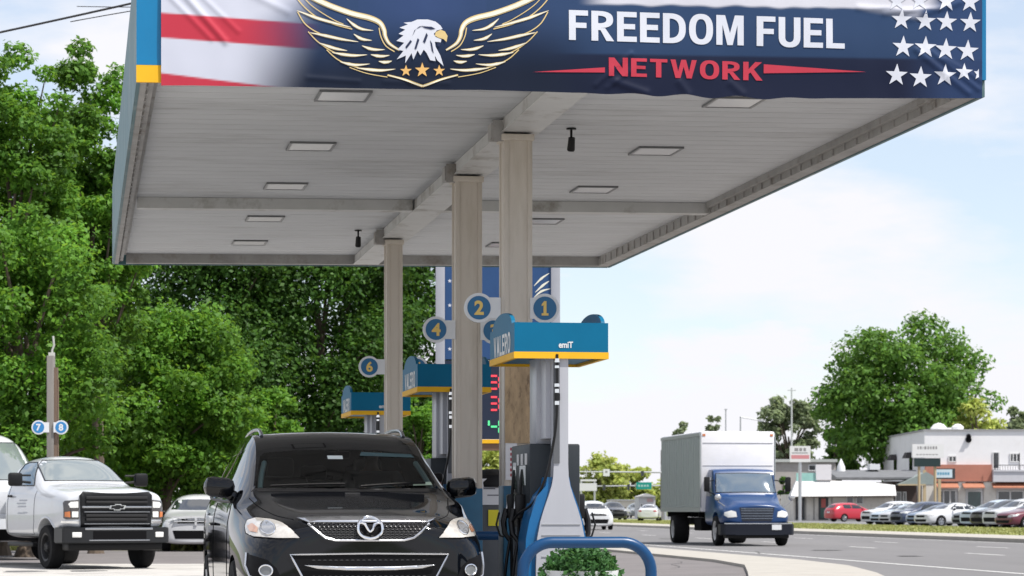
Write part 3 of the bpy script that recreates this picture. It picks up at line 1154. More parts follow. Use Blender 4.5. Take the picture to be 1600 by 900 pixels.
def fuel_pump(u0, label, vz=3.3):
    t = thing('fuel_pump', label, 'fuel pump', st(vz, u0, 0.15), TH, 'fuel pumps under the canopy')
    D = -0.15
    # valance skirt with a hump on each long side
    mb = MB()
    x, L = 0.376, 1.27
    z0, z1 = 2.388 + D, 2.62 + D
    for s in (-1, 1):
        pts = [(0, z0), (L, z0), (L, z1)] + [(L / 2 + 0.50 * math.cos(R(a)), z1 + 0.11 * math.sin(R(a))) for a in range(0, 181, 12)] + [(0, z1)]
        mb.prism(pts, lambda a, b: (s * x, a, b), lambda a, b: (s * (x - 0.03), a, b))
    mb.span(-x + 0.03, x - 0.03, 0, 0.03, z0, z1)
    mb.span(-x + 0.03, x - 0.03, L - 0.03, L, z0, z1)
    mb.span(-x + 0.03, x - 0.03, 0.03, L - 0.03, z0 - 0.03, z0 - 0.01)
    mb.span(-x + 0.03, x - 0.03, 0.03, L - 0.03, z1 - 0.04, z1 - 0.02)
    va = mb.build('valance', TEAL, t, ang=25)
    mb = MB()
    y0 = 2.336 + D
    mb.span(-x - 0.004, x + 0.004, -0.004, 0.03, y0, z0)
    mb.span(-x - 0.004, x + 0.004, L - 0.03, L + 0.004, y0, z0)
    mb.span(-x - 0.004, -x + 0.03, 0.03, L - 0.03, y0, z0)
    mb.span(x - 0.03, x + 0.004, 0.03, L - 0.03, y0, z0)
    mb.build('stripe', YELL, va, smooth=False)
    place_bm(block_text('VALERO', 0.86, 0.165, 0.09), lambda a, b: (-x - 0.003, 0.62 - a, b + 2.475 + D), 'lettering', WHITE, va)
    place_bm(text_bm('emiT', 0.115, 0.05, 0.03), lambda a, b: (a + 0.035, -0.003, b + 2.445 + D), 'lettering', WHITE, va)
    # bottle-shaped end panel
    hw = [(0.15, 0.20), (0.70, 0.20), (0.92, 0.19), (1.05, 0.165), (1.15, 0.135), (1.25, 0.10), (1.33, 0.075), (1.40, 0.062), (1.50, 0.058), (2.40, 0.058)]
    mb = MB()
    pts = [(-w, z + D) for z, w in hw] + [(w, z + D) for z, w in reversed(hw)]
    mb.prism(pts, lambda a, b: (a, 0.02, b), lambda a, b: (a, 0.15, b))
    mb.span(-0.062, -0.058, 0.018, 0.03, 1.40, 2.2)
    ep = mb.build('end_panel', PAN, t, ang=20)
    mb = MB()
    mb.span(-0.0625, -0.012, 0.012, 0.0195, 1.36, 2.195)
    mb.build('hose_channel_shade', mat('hose channel shade grey', (0.10, 0.105, 0.115), 0.5), ep, smooth=False)  # flat strip; the shade of the hose groove is put into its grey
    mb = MB()
    for k in range(8):
        z = 0.28 + k * 0.085
        mb.span(-0.155, 0.155, 0.014, 0.0195, z, z + 0.006)
    mb.build('louvre', mat('panel seam grey', (0.38, 0.39, 0.41), 0.5), ep, smooth=False)
    mb = MB()
    low = hw[:8]
    for s, th in ((-1, 0.085), (1, 0.012)):
        pts = [(s * (w + 0.002), z + D) for z, w in low] + [(s * (w + th * (1 if z < 1.3 else 0.5)), z + D) for z, w in reversed(low)]
        mb.prism(pts, lambda a, b: (a, 0.05 if s < 0 else 0.03, b), lambda a, b: (a, 0.42 if s < 0 else 0.12, b))
    mb.build('side_trim', BLUE, t, ang=20)
    mb = MB()
    mb.span(-0.135, 0.10, 0.40, 0.72, 1.52, 2.395 + D, bev=0.012)
    mb.span(-0.10, 0.06, 0.152, 0.40, 1.56, 2.30)
    mb.build('hose_mast', PAN, t)
    mb = MB()
    mb.span(-0.205, 0.205, 0.30, 1.22, 1.0 + D, 1.67 + D, bev=0.015)
    hd = mb.build('pump_head', CABD, t)
    mb = MB()
    for s in (-1, 1):
        mb.box((s * 0.207, 0.62, 1.42 + D), (0.006, 0.30, 0.16))
        mb.box((s * 0.207, 1.02, 1.42 + D), (0.006, 0.16, 0.22))
    mb.build('display', mat('display glass', (0.05, 0.07, 0.06), 0.1, coat=0.5), hd, smooth=False)
    mb = MB()
    for s in (-1, 1):
        for k in range(3):
            mb.box((s * 0.208, 0.46 + k * 0.2, 1.55 + D), (0.008, 0.08, 0.09))
    mb.build('grade_button', mat('button white', (0.7, 0.7, 0.7), 0.4), hd, smooth=False)
    mb = MB()
    mb.span(-0.2, 0.2, 0.32, 1.2, 0.15 + D, 0.998 + D)
    mb.build('cabinet', mat('pump base blue', (0.01, 0.06, 0.13), 0.4, var=0.15, stain=(0.01, 0.015, 0.02), stain_amt=0.7, stain_scale=4), t, smooth=False)
    # nozzles and hoses on both sides
    for s in (-1, 1):
        for y in (0.55, 0.95):
            mb = MB()
            mb.box((s * 0.245, y, 1.02), (0.08, 0.10, 0.20), bev=0.015)
            mb.tube([(s * 0.29, y, 1.00), (s * 0.315, y - 0.01, 0.90), (s * 0.31, y - 0.04, 0.80), (s * 0.27, y - 0.06, 0.74)], [0.022, 0.026, 0.022, 0.018], 8)
            mb.tube([(s * 0.35, y, 0.97), (s * 0.375, y - 0.01, 0.87), (s * 0.345, y - 0.02, 0.78), (s * 0.315, y - 0.02, 0.77)], 0.008, 6)
            nz_ = mb.build('nozzle', NOZ, t)
            mb = MB()
            mb.tube([(s * 0.285, y, 1.0), (s * 0.275, y, 1.06), (s * 0.24, y, 1.10), (s * 0.21, y, 1.11)], 0.011, 8)
            mb.build('spout', STEEL, nz_)
            mb = MB()
            x1 = s * 0.06
            pts = [(s * 0.27, y - 0.06, 0.74), (s * 0.31, y - 0.12, 0.55), (s * 0.33, y - 0.16, 0.36), (s * 0.30, y - 0.20, 0.28), (s * 0.27, y - 0.14, 0.38), (s * 0.25, y - 0.02, 0.62), (s * 0.24, y + 0.08, 0.9), (s * 0.22, y + 0.10, 1.2), (s * 0.206, y + 0.1, 1.32)]
            mb.tube(smooth3(pts), 0.013, 8)
            mb.build('hose', NOZ, t)
    mb = MB()
    mb.tube(smooth3([(-0.036, -0.008, 2.22), (-0.036, -0.01, 1.95), (-0.038, -0.012, 1.80), (-0.05, -0.004, 1.62), (-0.085, 0.02, 1.40), (-0.13, 0.04, 1.22), (-0.20, 0.14, 1.05), (-0.29, 0.32, 0.96), (-0.31, 0.5, 0.9)]), 0.011, 8)
    hs_ = mb.build('hose', NOZ, t)
    mb = MB()
    for z, r_, h in ((2.17, 0.022, 0.03), (2.12, 0.018, 0.02), (1.975, 0.02, 0.025), (1.93, 0.017, 0.03), (1.835, 0.018, 0.03)):
        mb.cyl((-0.037, -0.010, z - h / 2), (-0.037, -0.010, z + h / 2), r_, n=12)
    mb.build('coupling', CHROME, hs_)
    mb = MB()
    mb.cyl((-0.037, -0.010, 1.855), (-0.037, -0.010, 1.91), 0.025, n=12)
    mb.build('breakaway', NOZ, hs_)
    return t


def smooth3(pts, n=6):
    P = [Vector(p) for p in pts]
    o = []
    for i in range(len(P) - 1):
        p0, p1, p2, p3 = P[max(0, i - 1)], P[i], P[i + 1], P[min(len(P) - 1, i + 2)]
        for k in range(n):
            t = k / n
            o.append(0.5 * (2 * p1 + (p2 - p0) * t + (2 * p0 - 5 * p1 + 4 * p2 - p3) * t * t + (3 * p1 - p0 - 3 * p2 + p3) * t ** 3))
    o.append(P[-1])
    return o


p1 = fuel_pump(0.30, 'blue topped pale fuel pump nearest the camera, in front of the first column')
p2 = dup(p1, st(3.3, 6.45, 0.15), TH, 'blue topped fuel pump between the middle and far columns')
p3 = dup(p1, st(3.3, 13.2, 0.15), TH, 'blue topped fuel pump behind the far column')

# red housing beside the middle pump, seen over the dark car's mirror
t = thing('service_cabinet', 'rusty red metal cabinet beside the middle pump', 'cabinet', st(2.95, 6.2, 0.15), TH)
mb = MB()
mb.span(-0.16, 0.16, -0.18, 0.18, 0.0, 1.27, bev=0.01)
mb.build('cabinet_body', mat('faded red metal', (0.20, 0.055, 0.035), 0.6, var=0.25, vscale=5, stain=(0.06, 0.03, 0.02), stain_amt=0.7), t)
mb = MB()
mb.span(-0.18, 0.18, -0.2, 0.2, 1.27, 1.36, bev=0.03)
mb.build('lid', BLACKP, t)

# plywood board and notice on the nearest column
bd = MB()
bd.span(-0.118, 0.118, -0.012, 0.0, 1.72, 2.45)
PLY = mat('weathered plywood', (0.42, 0.30, 0.18), 0.7, var=0.35, vscale=4, stain=(0.09, 0.055, 0.035), stain_amt=0.95, stain_scale=7, stretch=(2.5, 1, 0.8))
bdo = bd.build('plywood_board', PLY, None, smooth=False)
bdo.location = st(3.30, 2.56 - 0.147)
bdo.rotation_euler = (0, 0, TH)
meta(bdo, 'stained brown plywood board fixed to the nearest column', 'board')
t = thing('paper_notice', 'narrow white notice with a column of red marks on the nearest column', 'notice', st(3.232, 2.56 - 0.148), TH)
mb = MB()
mb.span(-0.045, 0.055, -0.005, 0.0, 1.40, 1.725)
mb.build('sheet', mat('paper', (0.72, 0.71, 0.73), 0.7), t, smooth=False)
mb = MB()
for k in range(6):
    mb.poly([(-0.005, -0.0075, 1.43 + k * 0.045), (0.025, -0.0075, 1.43 + k * 0.045), (0.025, -0.0075, 1.455 + k * 0.045), (-0.005, -0.0075, 1.455 + k * 0.045)])
mb.build('printed_marks', mat('red ink', (0.4, 0.06, 0.08), 0.7), t, smooth=False)

# bin with window washing unit between the two near columns
t = thing('waste_bin', 'grey service bin with a black domed lid behind the middle column', 'bin', st(3.64, 6.08, 0.15), TH)
mb = MB()
mb.span(-0.23, 0.23, -0.2, 0.2, 0.0, 1.22, bev=0.03)
mb.build('bin_body', mat('bin grey', (0.10, 0.105, 0.115), 0.6, var=0.1), t)
mb = MB()
mb.lathe([(0.25, 1.22), (0.255, 1.26), (0.22, 1.34), (0.12, 1.39), (0.02, 1.40)], n=24)
mb.build('lid', BLACKP, t)
t2 = thing('paper_sign', 'white paper sign taped to the service bin', 'sign', st(3.60, 5.87, 0), TH)
mb = MB()
mb.span(-0.14, 0.14, -0.006, 0.0, 1.19, 1.45)
mb.build('sheet', MATS['paper'], t2, smooth=False)
mb = MB()
for a, b, z in ((-0.09, 0.10, 1.36), (-0.09, 0.03, 1.345), (-0.05, 0.07, 1.28)):
    mb.poly([(a, -0.0085, z), (b, -0.0085, z), (b, -0.0085, z + 0.011), (a, -0.0085, z + 0.011)])
mb.build('printed_lines', mat('grey ink', (0.15, 0.15, 0.17), 0.7), t2, smooth=False)
t2 = thing('yellow_placard', 'bright yellow placard below the white paper sign on the service bin', 'sign', st(3.66, 5.868, 0), TH)
mb = MB()
mb.span(-0.10, 0.07, -0.005, 0.0, 0.98, 1.14)
mb.build('plate', mat('safety yellow', (0.80, 0.68, 0.02), 0.5), t2, smooth=False)
mb = MB()
mb.span(0.02, 0.045, -0.008, -0.0055, 1.0, 1.12)
mb.build('white_bar', MATS['paper'], t2, smooth=False)

# ------------------------------------------------------------------ price sign pylon behind the canopy
Yp = 44.0
t = thing('price_sign', 'tall blue price sign pylon with red digits behind the canopy columns', 'price sign', (0, 0, 0), 0)
K = Yp / F
x0, x1 = (681 - 800) * K, (875 - 800) * K
PS = mat('pylon post paint', (0.32, 0.33, 0.37), 0.5, var=0.06)
t.location = ((x0 + x1) / 2, Yp, 0)
hwid = (x1 - x0) / 2
for s in (-1, 1):
    mb = MB()
    mb.span(s * hwid, s * (hwid - 0.15), -0.15, 0.15, 0, 7.2, bev=0.01)
    mb.build('post', PS, t)
zz = lambda py: CH + (HZ - py) * K
xx = lambda px: (px - 800) * K - (x0 + x1) / 2
mb = MB()
mb.span(-hwid + 0.152, hwid - 0.152, -0.12, 0.12, zz(562), 7.1)
pn = mb.build('sign_panel', mat('pylon blue', (0.028, 0.072, 0.18), 0.7, spec=0.2, var=0.15, vscale=1.2), t, smooth=False)
st_ = []
for pts, w in (([(836, 458), (848, 447), (858, 440)], (0.4, 4, 0.6)), ([(834, 466), (846, 456), (860, 452)], (0.4, 3.5, 0.6)), ([(837, 474), (846, 466), (856, 462)], (0.4, 3, 0.5)), ([(834, 448), (846, 436), (858, 428)], (0.4, 3.5, 0.6))):
    st_ += stroke(pts, w)
place_bm(polys_bm(fix(st_)), lambda a, b: (xx(a), -0.124, zz(b)), 'wing_emblem', INKC, pn)
place_bm(polys_bm([star(703, y, 3.4, 0, -1) for y in (440, 478, 546)]), lambda a, b: (xx(a), -0.124, zz(b)), 'star_marks', INKW, pn)
mb = MB()
mb.span(-hwid + 0.152, hwid - 0.152, -0.13, 0.12, zz(686), zz(564))
dp = mb.build('digit_panel', mat('digit panel dark', (0.012, 0.02, 0.045), 0.4), t, smooth=False)
LEDR = mat('red digits', (0.9, 0.06, 0.09), 0.5, emit=0.16)
LEDG = mat('green digits', (0.10, 0.75, 0.30), 0.5, emit=0.15)


def seg(mb, ch, cx, cy, w, h, th):
    S = {'3': 'abgcd', '9': 'abcdfg', '4': 'bcfg', '2': 'abged', '7': 'abc', '5': 'afgcd', '6': 'afgedc'}[ch]
    for q in S:
        if q in 'agd':
            y = {'a': cy - h / 2, 'g': cy, 'd': cy + h / 2}[q]
            mb.span(xx(cx - w / 2 + th), xx(cx + w / 2 - th), -0.136, -0.131, zz(y + th / 2), zz(y - th / 2))
        else:
            X = cx + (w / 2 if q in 'bc' else -w / 2)
            ya, yb = (cy - h / 2, cy) if q in 'bf' else (cy, cy + h / 2)
            mb.span(xx(X - th / 2), xx(X + th / 2), -0.136, -0.131, zz(yb - th / 2), zz(ya + th / 2))


for yc, dg, mm, nm in ((598, '359', LEDR, 'price_digits'), (631, '399', LEDR, 'price_digits'), (667, '429', LEDG, 'diesel_digits')):
    mb = MB()
    for i, ch in enumerate(dg):
        seg(mb, ch, 772 + (i - 0) * 24, yc, 16, 20 if nm == 'price_digits' else 22, 3.2)
    mb.build(nm, mm, dp, smooth=False)
mb = MB()
mb.span(-hwid + 0.152, hwid - 0.152, -0.135, 0.13, zz(693), zz(687))
mb.build('yellow_rule', YELL, t, smooth=False)
mb = MB()
mb.span(-hwid + 0.152, hwid - 0.152, -0.11, 0.11, zz(704), zz(693.5))
mb.build('lower_rail', mat('brown rail', (0.14, 0.08, 0.05), 0.6), t, smooth=False)
# ------------------------------------------------------------------ vehicle bodies
# local frame: x across (viewer's right when the front faces the camera), y back from the nose, z up
def shell(stations, level=2, cutters=None, name='body', creases=()):
    """stations: (y, [(x, z) x 8 from bottom centre to top centre]); returns (mesh, bvh of the uncut skin)"""
    bm = bmesh.new()
    rings = []
    for y, half in stations:
        Rr = [bm.verts.new((x, y, z)) for x, z in half]
        Ll = [Rr[0]] + [bm.verts.new((-x, y, z)) for x, z in half[1:-1]] + [Rr[-1]]
        rings.append((Rr, Ll))
    n = len(stations[0][1])
    for (R0, L0), (R1, L1) in zip(rings, rings[1:]):
        for i in range(n - 1):
            bm.faces.new((R0[i], R0[i + 1], R1[i + 1], R1[i]))
            bm.faces.new((L0[i], L1[i], L1[i + 1], L0[i + 1]))
    for Rr, Ll in (rings[0], rings[-1]):
        for i in range(n - 1):
            vs = [Rr[i], Rr[i + 1], Ll[i + 1], Ll[i]]
            u = []
            for v in vs:
                if v not in u:
                    u.append(v)
            bm.faces.new(u)
    if creases:
        cl = bm.edges.layers.float.new('crease_edge')
        idx = {}
        for j, (Rr, Ll) in enumerate(rings):
            for i in range(n):
                idx[Rr[i]] = (j, i)
                idx[Ll[i]] = (j, i)
        for e in bm.edges:
            (j0, i0), (j1, i1) = idx[e.verts[0]], idx[e.verts[1]]
            for kind, k, a, b, w in creases:
                if kind == 'long' and i0 == i1 == k and min(j0, j1) >= a and max(j0, j1) <= b:
                    e[cl] = w
                if kind == 'ring' and j0 == j1 == k and min(i0, i1) >= a and max(i0, i1) <= b:
                    e[cl] = w
    bmesh.ops.recalc_face_normals(bm, faces=bm.faces[:])
    me = bpy.data.meshes.new(name)
    bm.to_mesh(me)
    bm.free()
    tmp = bpy.data.objects.new('tmp', me)
    COL.objects.link(tmp)
    md = tmp.modifiers.new('s', 'SUBSURF')
    md.levels = md.render_levels = level
    dg = bpy.context.evaluated_depsgraph_get()
    dg.update()
    skin = bpy.data.meshes.new_from_object(tmp.evaluated_get(dg))
    b2 = bmesh.new()
    b2.from_mesh(skin)
    bvh = BVHTree.FromBMesh(b2)
    b2.free()
    if cutters:
        cms = bpy.data.meshes.new('c')
        bmesh.ops.recalc_face_normals(cutters.bm, faces=cutters.bm.faces[:])
        cutters.bm.to_mesh(cms)
        cutters.bm.free()
        co = bpy.data.objects.new('cut', cms)
        COL.objects.link(co)
        bo = tmp.modifiers.new('b', 'BOOLEAN')
        bo.operation = 'DIFFERENCE'
        bo.object = co
        bo.solver = 'EXACT'
        bo.use_self = True
        dg.update()
        res = bpy.data.meshes.new_from_object(tmp.evaluated_get(bpy.context.evaluated_depsgraph_get()))
        bpy.data.objects.remove(co)
        bpy.data.meshes.remove(cms)
        bpy.data.meshes.remove(skin)
    else:
        res = skin
    bpy.data.objects.remove(tmp)
    bpy.data.meshes.remove(me)
    b3 = bmesh.new()
    b3.from_mesh(res)
    sharpen(b3, 32)
    b3.to_mesh(res)
    b3.free()
    res.name = name
    return res, bvh


def proj(bvh, kind, a, b, off=0.004):
    """front: (x, z) along +y; back: along -y; left/right: (y, z) along x; top: (x, y) down"""
    if kind == 'front':
        o, d = Vector((a, -5, b)), Vector((0, 1, 0))
    elif kind == 'back':
        o, d = Vector((a, 15, b)), Vector((0, -1, 0))
    elif kind == 'right':
        o, d = Vector((5, a, b)), Vector((-1, 0, 0))
    elif kind == 'left':
        o, d = Vector((-5, a, b)), Vector((1, 0, 0))
    else:
        o, d = Vector((a, b, 6)), Vector((0, 0, -1))
    h = bvh.ray_cast(o, d)
    if h[0] is None:
        return None
    nrm = h[1] if h[1].dot(d) < 0 else -h[1]
    return h[0] + nrm * off


def patch(name, m, parent, bvh, kind, outline, off=0.005, step=0.05, thick=0.0):
    bm = polys_bm([outline] if not isinstance(outline[0], list) else outline)
    dice(bm, step)
    dead = []
    for v in bm.verts:
        q = proj(bvh, kind, v.co.x, v.co.y, off)
        if q is None:
            dead.append(v)
        else:
            v.co = q
    if dead:
        bmesh.ops.delete(bm, geom=dead, context='VERTS')
    for f in bm.faces:
        f.smooth = True
    axis = {'front': Vector((0, -1, 0)), 'back': Vector((0, 1, 0)), 'right': Vector((1, 0, 0)), 'left': Vector((-1, 0, 0)), 'top': Vector((0, 0, 1))}[kind]
    bm.normal_update()
    s = sum((f.normal.dot(axis) * f.calc_area() for f in bm.faces), 0.0)
    if s < 0:
        bmesh.ops.reverse_faces(bm, faces=bm.faces[:])
    if thick:
        r = bmesh.ops.solidify(bm, geom=bm.faces[:], thickness=thick)
    me = bpy.data.meshes.new(name)
    bm.to_mesh(me)
    bm.free()
    return link_mesh(name, me, m, parent)


def rim(name, m, parent, bvh, kind, outline, r=0.008, off=0.006, closed=True, step=0.04):
    pts = []
    k = len(outline)
    for i in range(k if closed else k - 1):
        a, b = outline[i], outline[(i + 1) % k]
        n = max(1, int(math.hypot(b[0] - a[0], b[1] - a[1]) / step))
        for j in range(n):
            q = proj(bvh, kind, a[0] + (b[0] - a[0]) * j / n, a[1] + (b[1] - a[1]) * j / n, off)
            if q is not None:
                pts.append(q)
    if not closed:
        q = proj(bvh, kind, *outline[-1], off)
        if q is not None:
            pts.append(q)
    mb = MB()
    mb.tube(pts, r, 6, closed=closed)
    return mb.build(name, m, parent)


RIMM = mat('alloy rim', (0.45, 0.46, 0.48), 0.3, 0.85)
RIMB = mat('dark steel rim', (0.022, 0.022, 0.024), 0.5)


def wheel(parent, x, y, z, r, w, side, rimm=RIMM, spokes=5, steel=False):
    """tyre with rim and spokes as sub-parts; side = +1 right of the car, -1 left"""
    M = Matrix.Translation((x, y, z)) @ Matrix.Rotation(math.pi / 2 * side, 4, 'Y')
    mb = MB()
    ri = r * 0.66
    prof = [(ri, -w / 2), (r * 0.93, -w / 2), (r * 0.985, -w * 0.40), (r, -w * 0.25), (r, w * 0.25), (r * 0.985, w * 0.40), (r * 0.93, w / 2), (ri, w / 2), (ri, w * 0.2)]
    mb.lathe(prof, M, 28)
    ty = mb.build('wheel', RUBBER, parent)
    mb = MB()
    mb.lathe([(0.02, w * 0.1), (ri * 0.80, w * 0.1), (ri * 0.86, w * 0.42), (ri * 0.99, w * 0.46), (ri * 1.0, w * 0.2)], M, 28)
    if steel:
        mb.lathe([(0.001, w * 0.40), (ri * 0.30, w * 0.40), (ri * 0.36, w * 0.1)], M, 16)
        for k in range(8):
            a = k * math.pi / 4
            c = M @ Vector((ri * 0.22 * math.cos(a), ri * 0.22 * math.sin(a), w * 0.40))
            c2 = M @ Vector((ri * 0.22 * math.cos(a), ri * 0.22 * math.sin(a), w * 0.46))
            mb.cyl(c, c2, 0.014, n=8)
    else:
        for k in range(spokes):
            a = 2 * math.pi * k / spokes
            for da in (-0.13, 0.13):
                p = [M @ Vector((ri * q * math.cos(a + da * q2), ri * q * math.sin(a + da * q2), w * h)) for q, q2, h in ((0.10, 0.2, 0.36), (0.5, 0.8, 0.40), (0.93, 1.3, 0.40))]
                mb.tube(p, [0.03, 0.024, 0.026], 6)
        mb.lathe([(0.001, w * 0.41), (ri * 0.18, w * 0.40), (ri * 0.2, w * 0.2)], M, 14)
    mb.build('rim', rimm, ty)
    return ty


def arches(ws, r, xin, z):
    mb = MB()
    for y in ws:
        for s in (-1, 1):
            mb.cyl((s * xin, y, z), (s * 1.6, y, z), r, n=40)
    return mb


def mirror_of(outline):
    return [(-a, b) for a, b in reversed(outline)]


# ---------------------------------------------------------------- the black SUV
PBLK = mat('black car paint', (0.003, 0.0035, 0.005), 0.04, coat=0.0, spec=0.42)
WGL = glass('clear windscreen glass', (0.46, 0.58, 0.58), 1.27)
SGL = glass('privacy side glass', (0.22, 0.26, 0.25), 1.55)
INTR = mat('dark car interior', (0.018, 0.018, 0.02), 0.8, var=0.2)
SUVST = [
    (0.00, [(0, .30), (.50, .30), (.60, .45), (.62, .62), (.60, .80), (.54, .95), (.36, 1.00), (0, 1.02)]),
    (0.05, [(0, .24), (.72, .24), (.81, .42), (.83, .62), (.80, .82), (.70, .97), (.46, 1.05), (0, 1.07)]),
    (0.22, [(0, .22), (.84, .22), (.91, .40), (.925, .62), (.90, .85), (.80, 1.0), (.52, 1.095), (0, 1.115)]),
    (0.60, [(0, .22), (.88, .22), (.945, .40), (.955, .64), (.945, .92), (.855, 1.065), (.575, 1.155), (0, 1.175)]),
    (1.10, [(0, .22), (.90, .22), (.955, .40), (.967, .66), (.958, .98), (.905, 1.13), (.67, 1.225), (0, 1.25)]),
    (1.32, [(0, .22), (.90, .22), (.955, .40), (.967, .66), (.962, 1.02), (.925, 1.185), (.76, 1.275), (0, 1.305)]),
    (1.75, [(0, .22), (.90, .22), (.955, .40), (.967, .67), (.962, 1.04), (.925, 1.21), (.72, 1.49), (0, 1.535)]),
    (2.15, [(0, .22), (.90, .22), (.955, .40), (.967, .68), (.962, 1.05), (.925, 1.22), (.675, 1.70), (0, 1.755)]),
    (2.55, [(0, .22), (.90, .22), (.955, .40), (.967, .68), (.962, 1.06), (.925, 1.23), (.675, 1.80), (0, 1.84)]),
    (3.90, [(0, .22), (.90, .22), (.955, .40), (.967, .68), (.962, 1.08), (.92, 1.25), (.66, 1.78), (0, 1.82)]),
    (4.55, [(0, .24), (.88, .24), (.935, .42), (.95, .70), (.945, 1.08), (.895, 1.25), (.63, 1.65), (0, 1.70)]),
    (4.92, [(0, .28), (.82, .28), (.89, .45), (.91, .72), (.89, .98), (.80, 1.18), (.56, 1.32), (0, 1.36)]),
    (5.06, [(0, .34), (.70, .34), (.78, .48), (.80, .72), (.78, .92), (.70, 1.05), (.45, 1.10), (0, 1.12)]),
]
suv = thing('suv', 'glossy black suv facing the camera under the canopy beside the pumps', 'suv', (-1.073, 20.3, 0), math.atan(0.185))
cut = arches((0.98, 3.86), 0.41, 0.62, 0.38)
# interior cavity and window openings
cav = [(1.50, .72, .74, .68, 1.25), (2.15, .78, .77, .61, 1.625), (2.7, .78, .77, .60, 1.69), (4.15, .76, .76, .58, 1.67), (4.4, .72, .74, .58, 1.45)]
rg = []
for y, wb, wm, wt, zt in cav:
    rg.append([cut.bm.verts.new(q) for q in ((-wb, y, .70), (wb, y, .70), (wb, y, 1.15), (wt, y, zt), (-wt, y, zt), (-wb, y, 1.15))])
for A, B in zip(rg, rg[1:]):
    for i in range(6):
        cut.bm.faces.new((A[i], A[(i + 1) % 6], B[(i + 1) % 6], B[i]))
cut.bm.faces.new(rg[0])
cut.bm.faces.new(rg[-1][::-1])
WS = [(-.745, 1.315), (-.40, 1.30), (0, 1.295), (.40, 1.30), (.745, 1.315), (.70, 1.45), (.655, 1.58), (.62, 1.61), (.33, 1.634), (0, 1.641), (-.33, 1.634), (-.62, 1.61), (-.655, 1.58), (-.70, 1.45)]
cut.prism(WS, lambda a, b: (a, 1.15, b), lambda a, b: (a, 2.35, b))
SW1 = [(1.72, 1.24), (2.95, 1.255), (2.95, 1.62), (2.45, 1.645), (2.25, 1.60), (1.95, 1.44)]
SW2 = [(3.05, 1.255), (3.85, 1.265), (3.95, 1.55), (3.85, 1.61), (3.05, 1.625)]
SW3 = [(4.02, 1.28), (4.50, 1.30), (4.32, 1.52), (4.10, 1.57)]
for sw in (SW1, SW2):
    for s in (-1, 1):
        cut.prism(sw, lambda a, b: (s * 0.5, a, b), lambda a, b: (s * 1.3, a, b))
SUVCR = [('long', 6, 6, 11, .55), ('long', 6, 1, 6, .75), ('long', 5, 2, 6, .45), ('long', 4, 2, 11, .35), ('ring', 5, 5, 7, .35)]
bme, BV = shell(SUVST, 3, cut, 'body', SUVCR)
body = link_mesh('body', bme, PBLK, suv)
patch('windshield', WGL, suv, BV, 'front', WS, 0.0, 0.05)
for k, sd in ((-1, 'left'), (1, 'right')):
    for sw in (SW1, SW2):
        patch('side_window', SGL, suv, BV, sd, sw, -0.002, 0.1)
    patch('side_window', GLASSD, suv, BV, sd, SW3, 0.004, 0.1)
    rim('window_trim', BLACKP, suv, BV, sd, [(1.62, 1.205), (2.5, 1.215), (3.5, 1.23), (4.55, 1.26)], 0.012, 0.004, closed=False)
    for yy in (1.5, 3.0):
        rim('door_seam', DARK, body, BV, sd, [(yy, 0.42), (yy, 0.8), (yy - 0.02, 1.2)], 0.004, 0.0, closed=False)
    mb = MB()
    q = proj(BV, sd, 2.75, 1.02, 0.02)
    q2 = proj(BV, sd, 2.95, 1.02, 0.02)
    mb.tube([q - Vector((0.02 * k, 0, 0)), q + Vector((0.012 * k, 0.03, 0)), q2 + Vector((0.012 * k, -0.03, 0)), q2 - Vector((0.02 * k, 0, 0))], 0.013, 8)
    mb.build('door_handle', PBLK, suv)
# pale pillar trim inside the windscreen
for s in (-1, 1):
    mb = MB()
    pts = [proj(BV, 'front', s * x, z, -0.035) for x, z in ((.70, 1.34), (.672, 1.45), (.63, 1.56))]
    mb.tube(pts, 0.022, 6)
    mb.build('pillar_trim', mat('pale pillar trim', (0.45, 0.47, 0.46), 0.7), suv)
# windscreen black border, wipers
mb = MB()
for x0_, x1_, z0_, z1_ in ((-.62, -.02, 1.318, 1.335), (.10, .64, 1.315, 1.345)):
    pts = [proj(BV, 'front', x0_ + (x1_ - x0_) * i / 6, z0_ + (z1_ - z0_) * math.sin(i / 6 * 1.5), 0.018) for i in range(7)]
    mb.tube(pts, 0.009, 6)
mb.build('wiper', BLACKP, suv)
patch('cowl', BLACKP, suv, BV, 'front', [(-.78, 1.285), (.78, 1.285), (.745, 1.314), (.40, 1.299), (0, 1.294), (-.40, 1.299), (-.745, 1.314)], 0.003, 0.1)
# hood shut lines
for s in (-1, 1):
    pts = []
    for x, y in ((.56, .20), (.66, .45), (.73, .8), (.78, 1.15), (.80, 1.27)):
        q = proj(BV, 'top', s * x, y, 0.0005)
        pts.append(q)
    mb = MB()
    mb.tube(smooth3(pts), 0.004, 5)
    mb.build('hood_seam', DARK, body)
# grilles, badge and trim
GM = mat('grille black', (0.004, 0.004, 0.005), 0.6, spec=0.15)
CHROMEB = mat('bright silver trim', (0.62, 0.63, 0.66), 0.22, 0.95)
UG = [(-.455, 1.035), (.455, 1.035), (.40, .985), (.335, .935), (.26, .917), (-.26, .917), (-.335, .935), (-.40, .985)]
gr = patch('upper_grille', GM, suv, BV, 'front', UG, 0.004, 0.05)
patch('grille_bar', CHROMEB, gr, BV, 'front', [(-.53, 1.068), (-.25, 1.076), (.25, 1.076), (.53, 1.068), (.455, 1.035), (-.455, 1.035)], 0.012, 0.05, -0.010)
rim('grille_trim', CHROMEB, gr, BV, 'front', [(-.46, 1.032), (-.40, .98), (-.335, .93), (-.26, .912), (.26, .912), (.335, .93), (.40, .98), (.46, 1.032)], 0.009, 0.008, closed=False)
mb = MB()
pol = UG


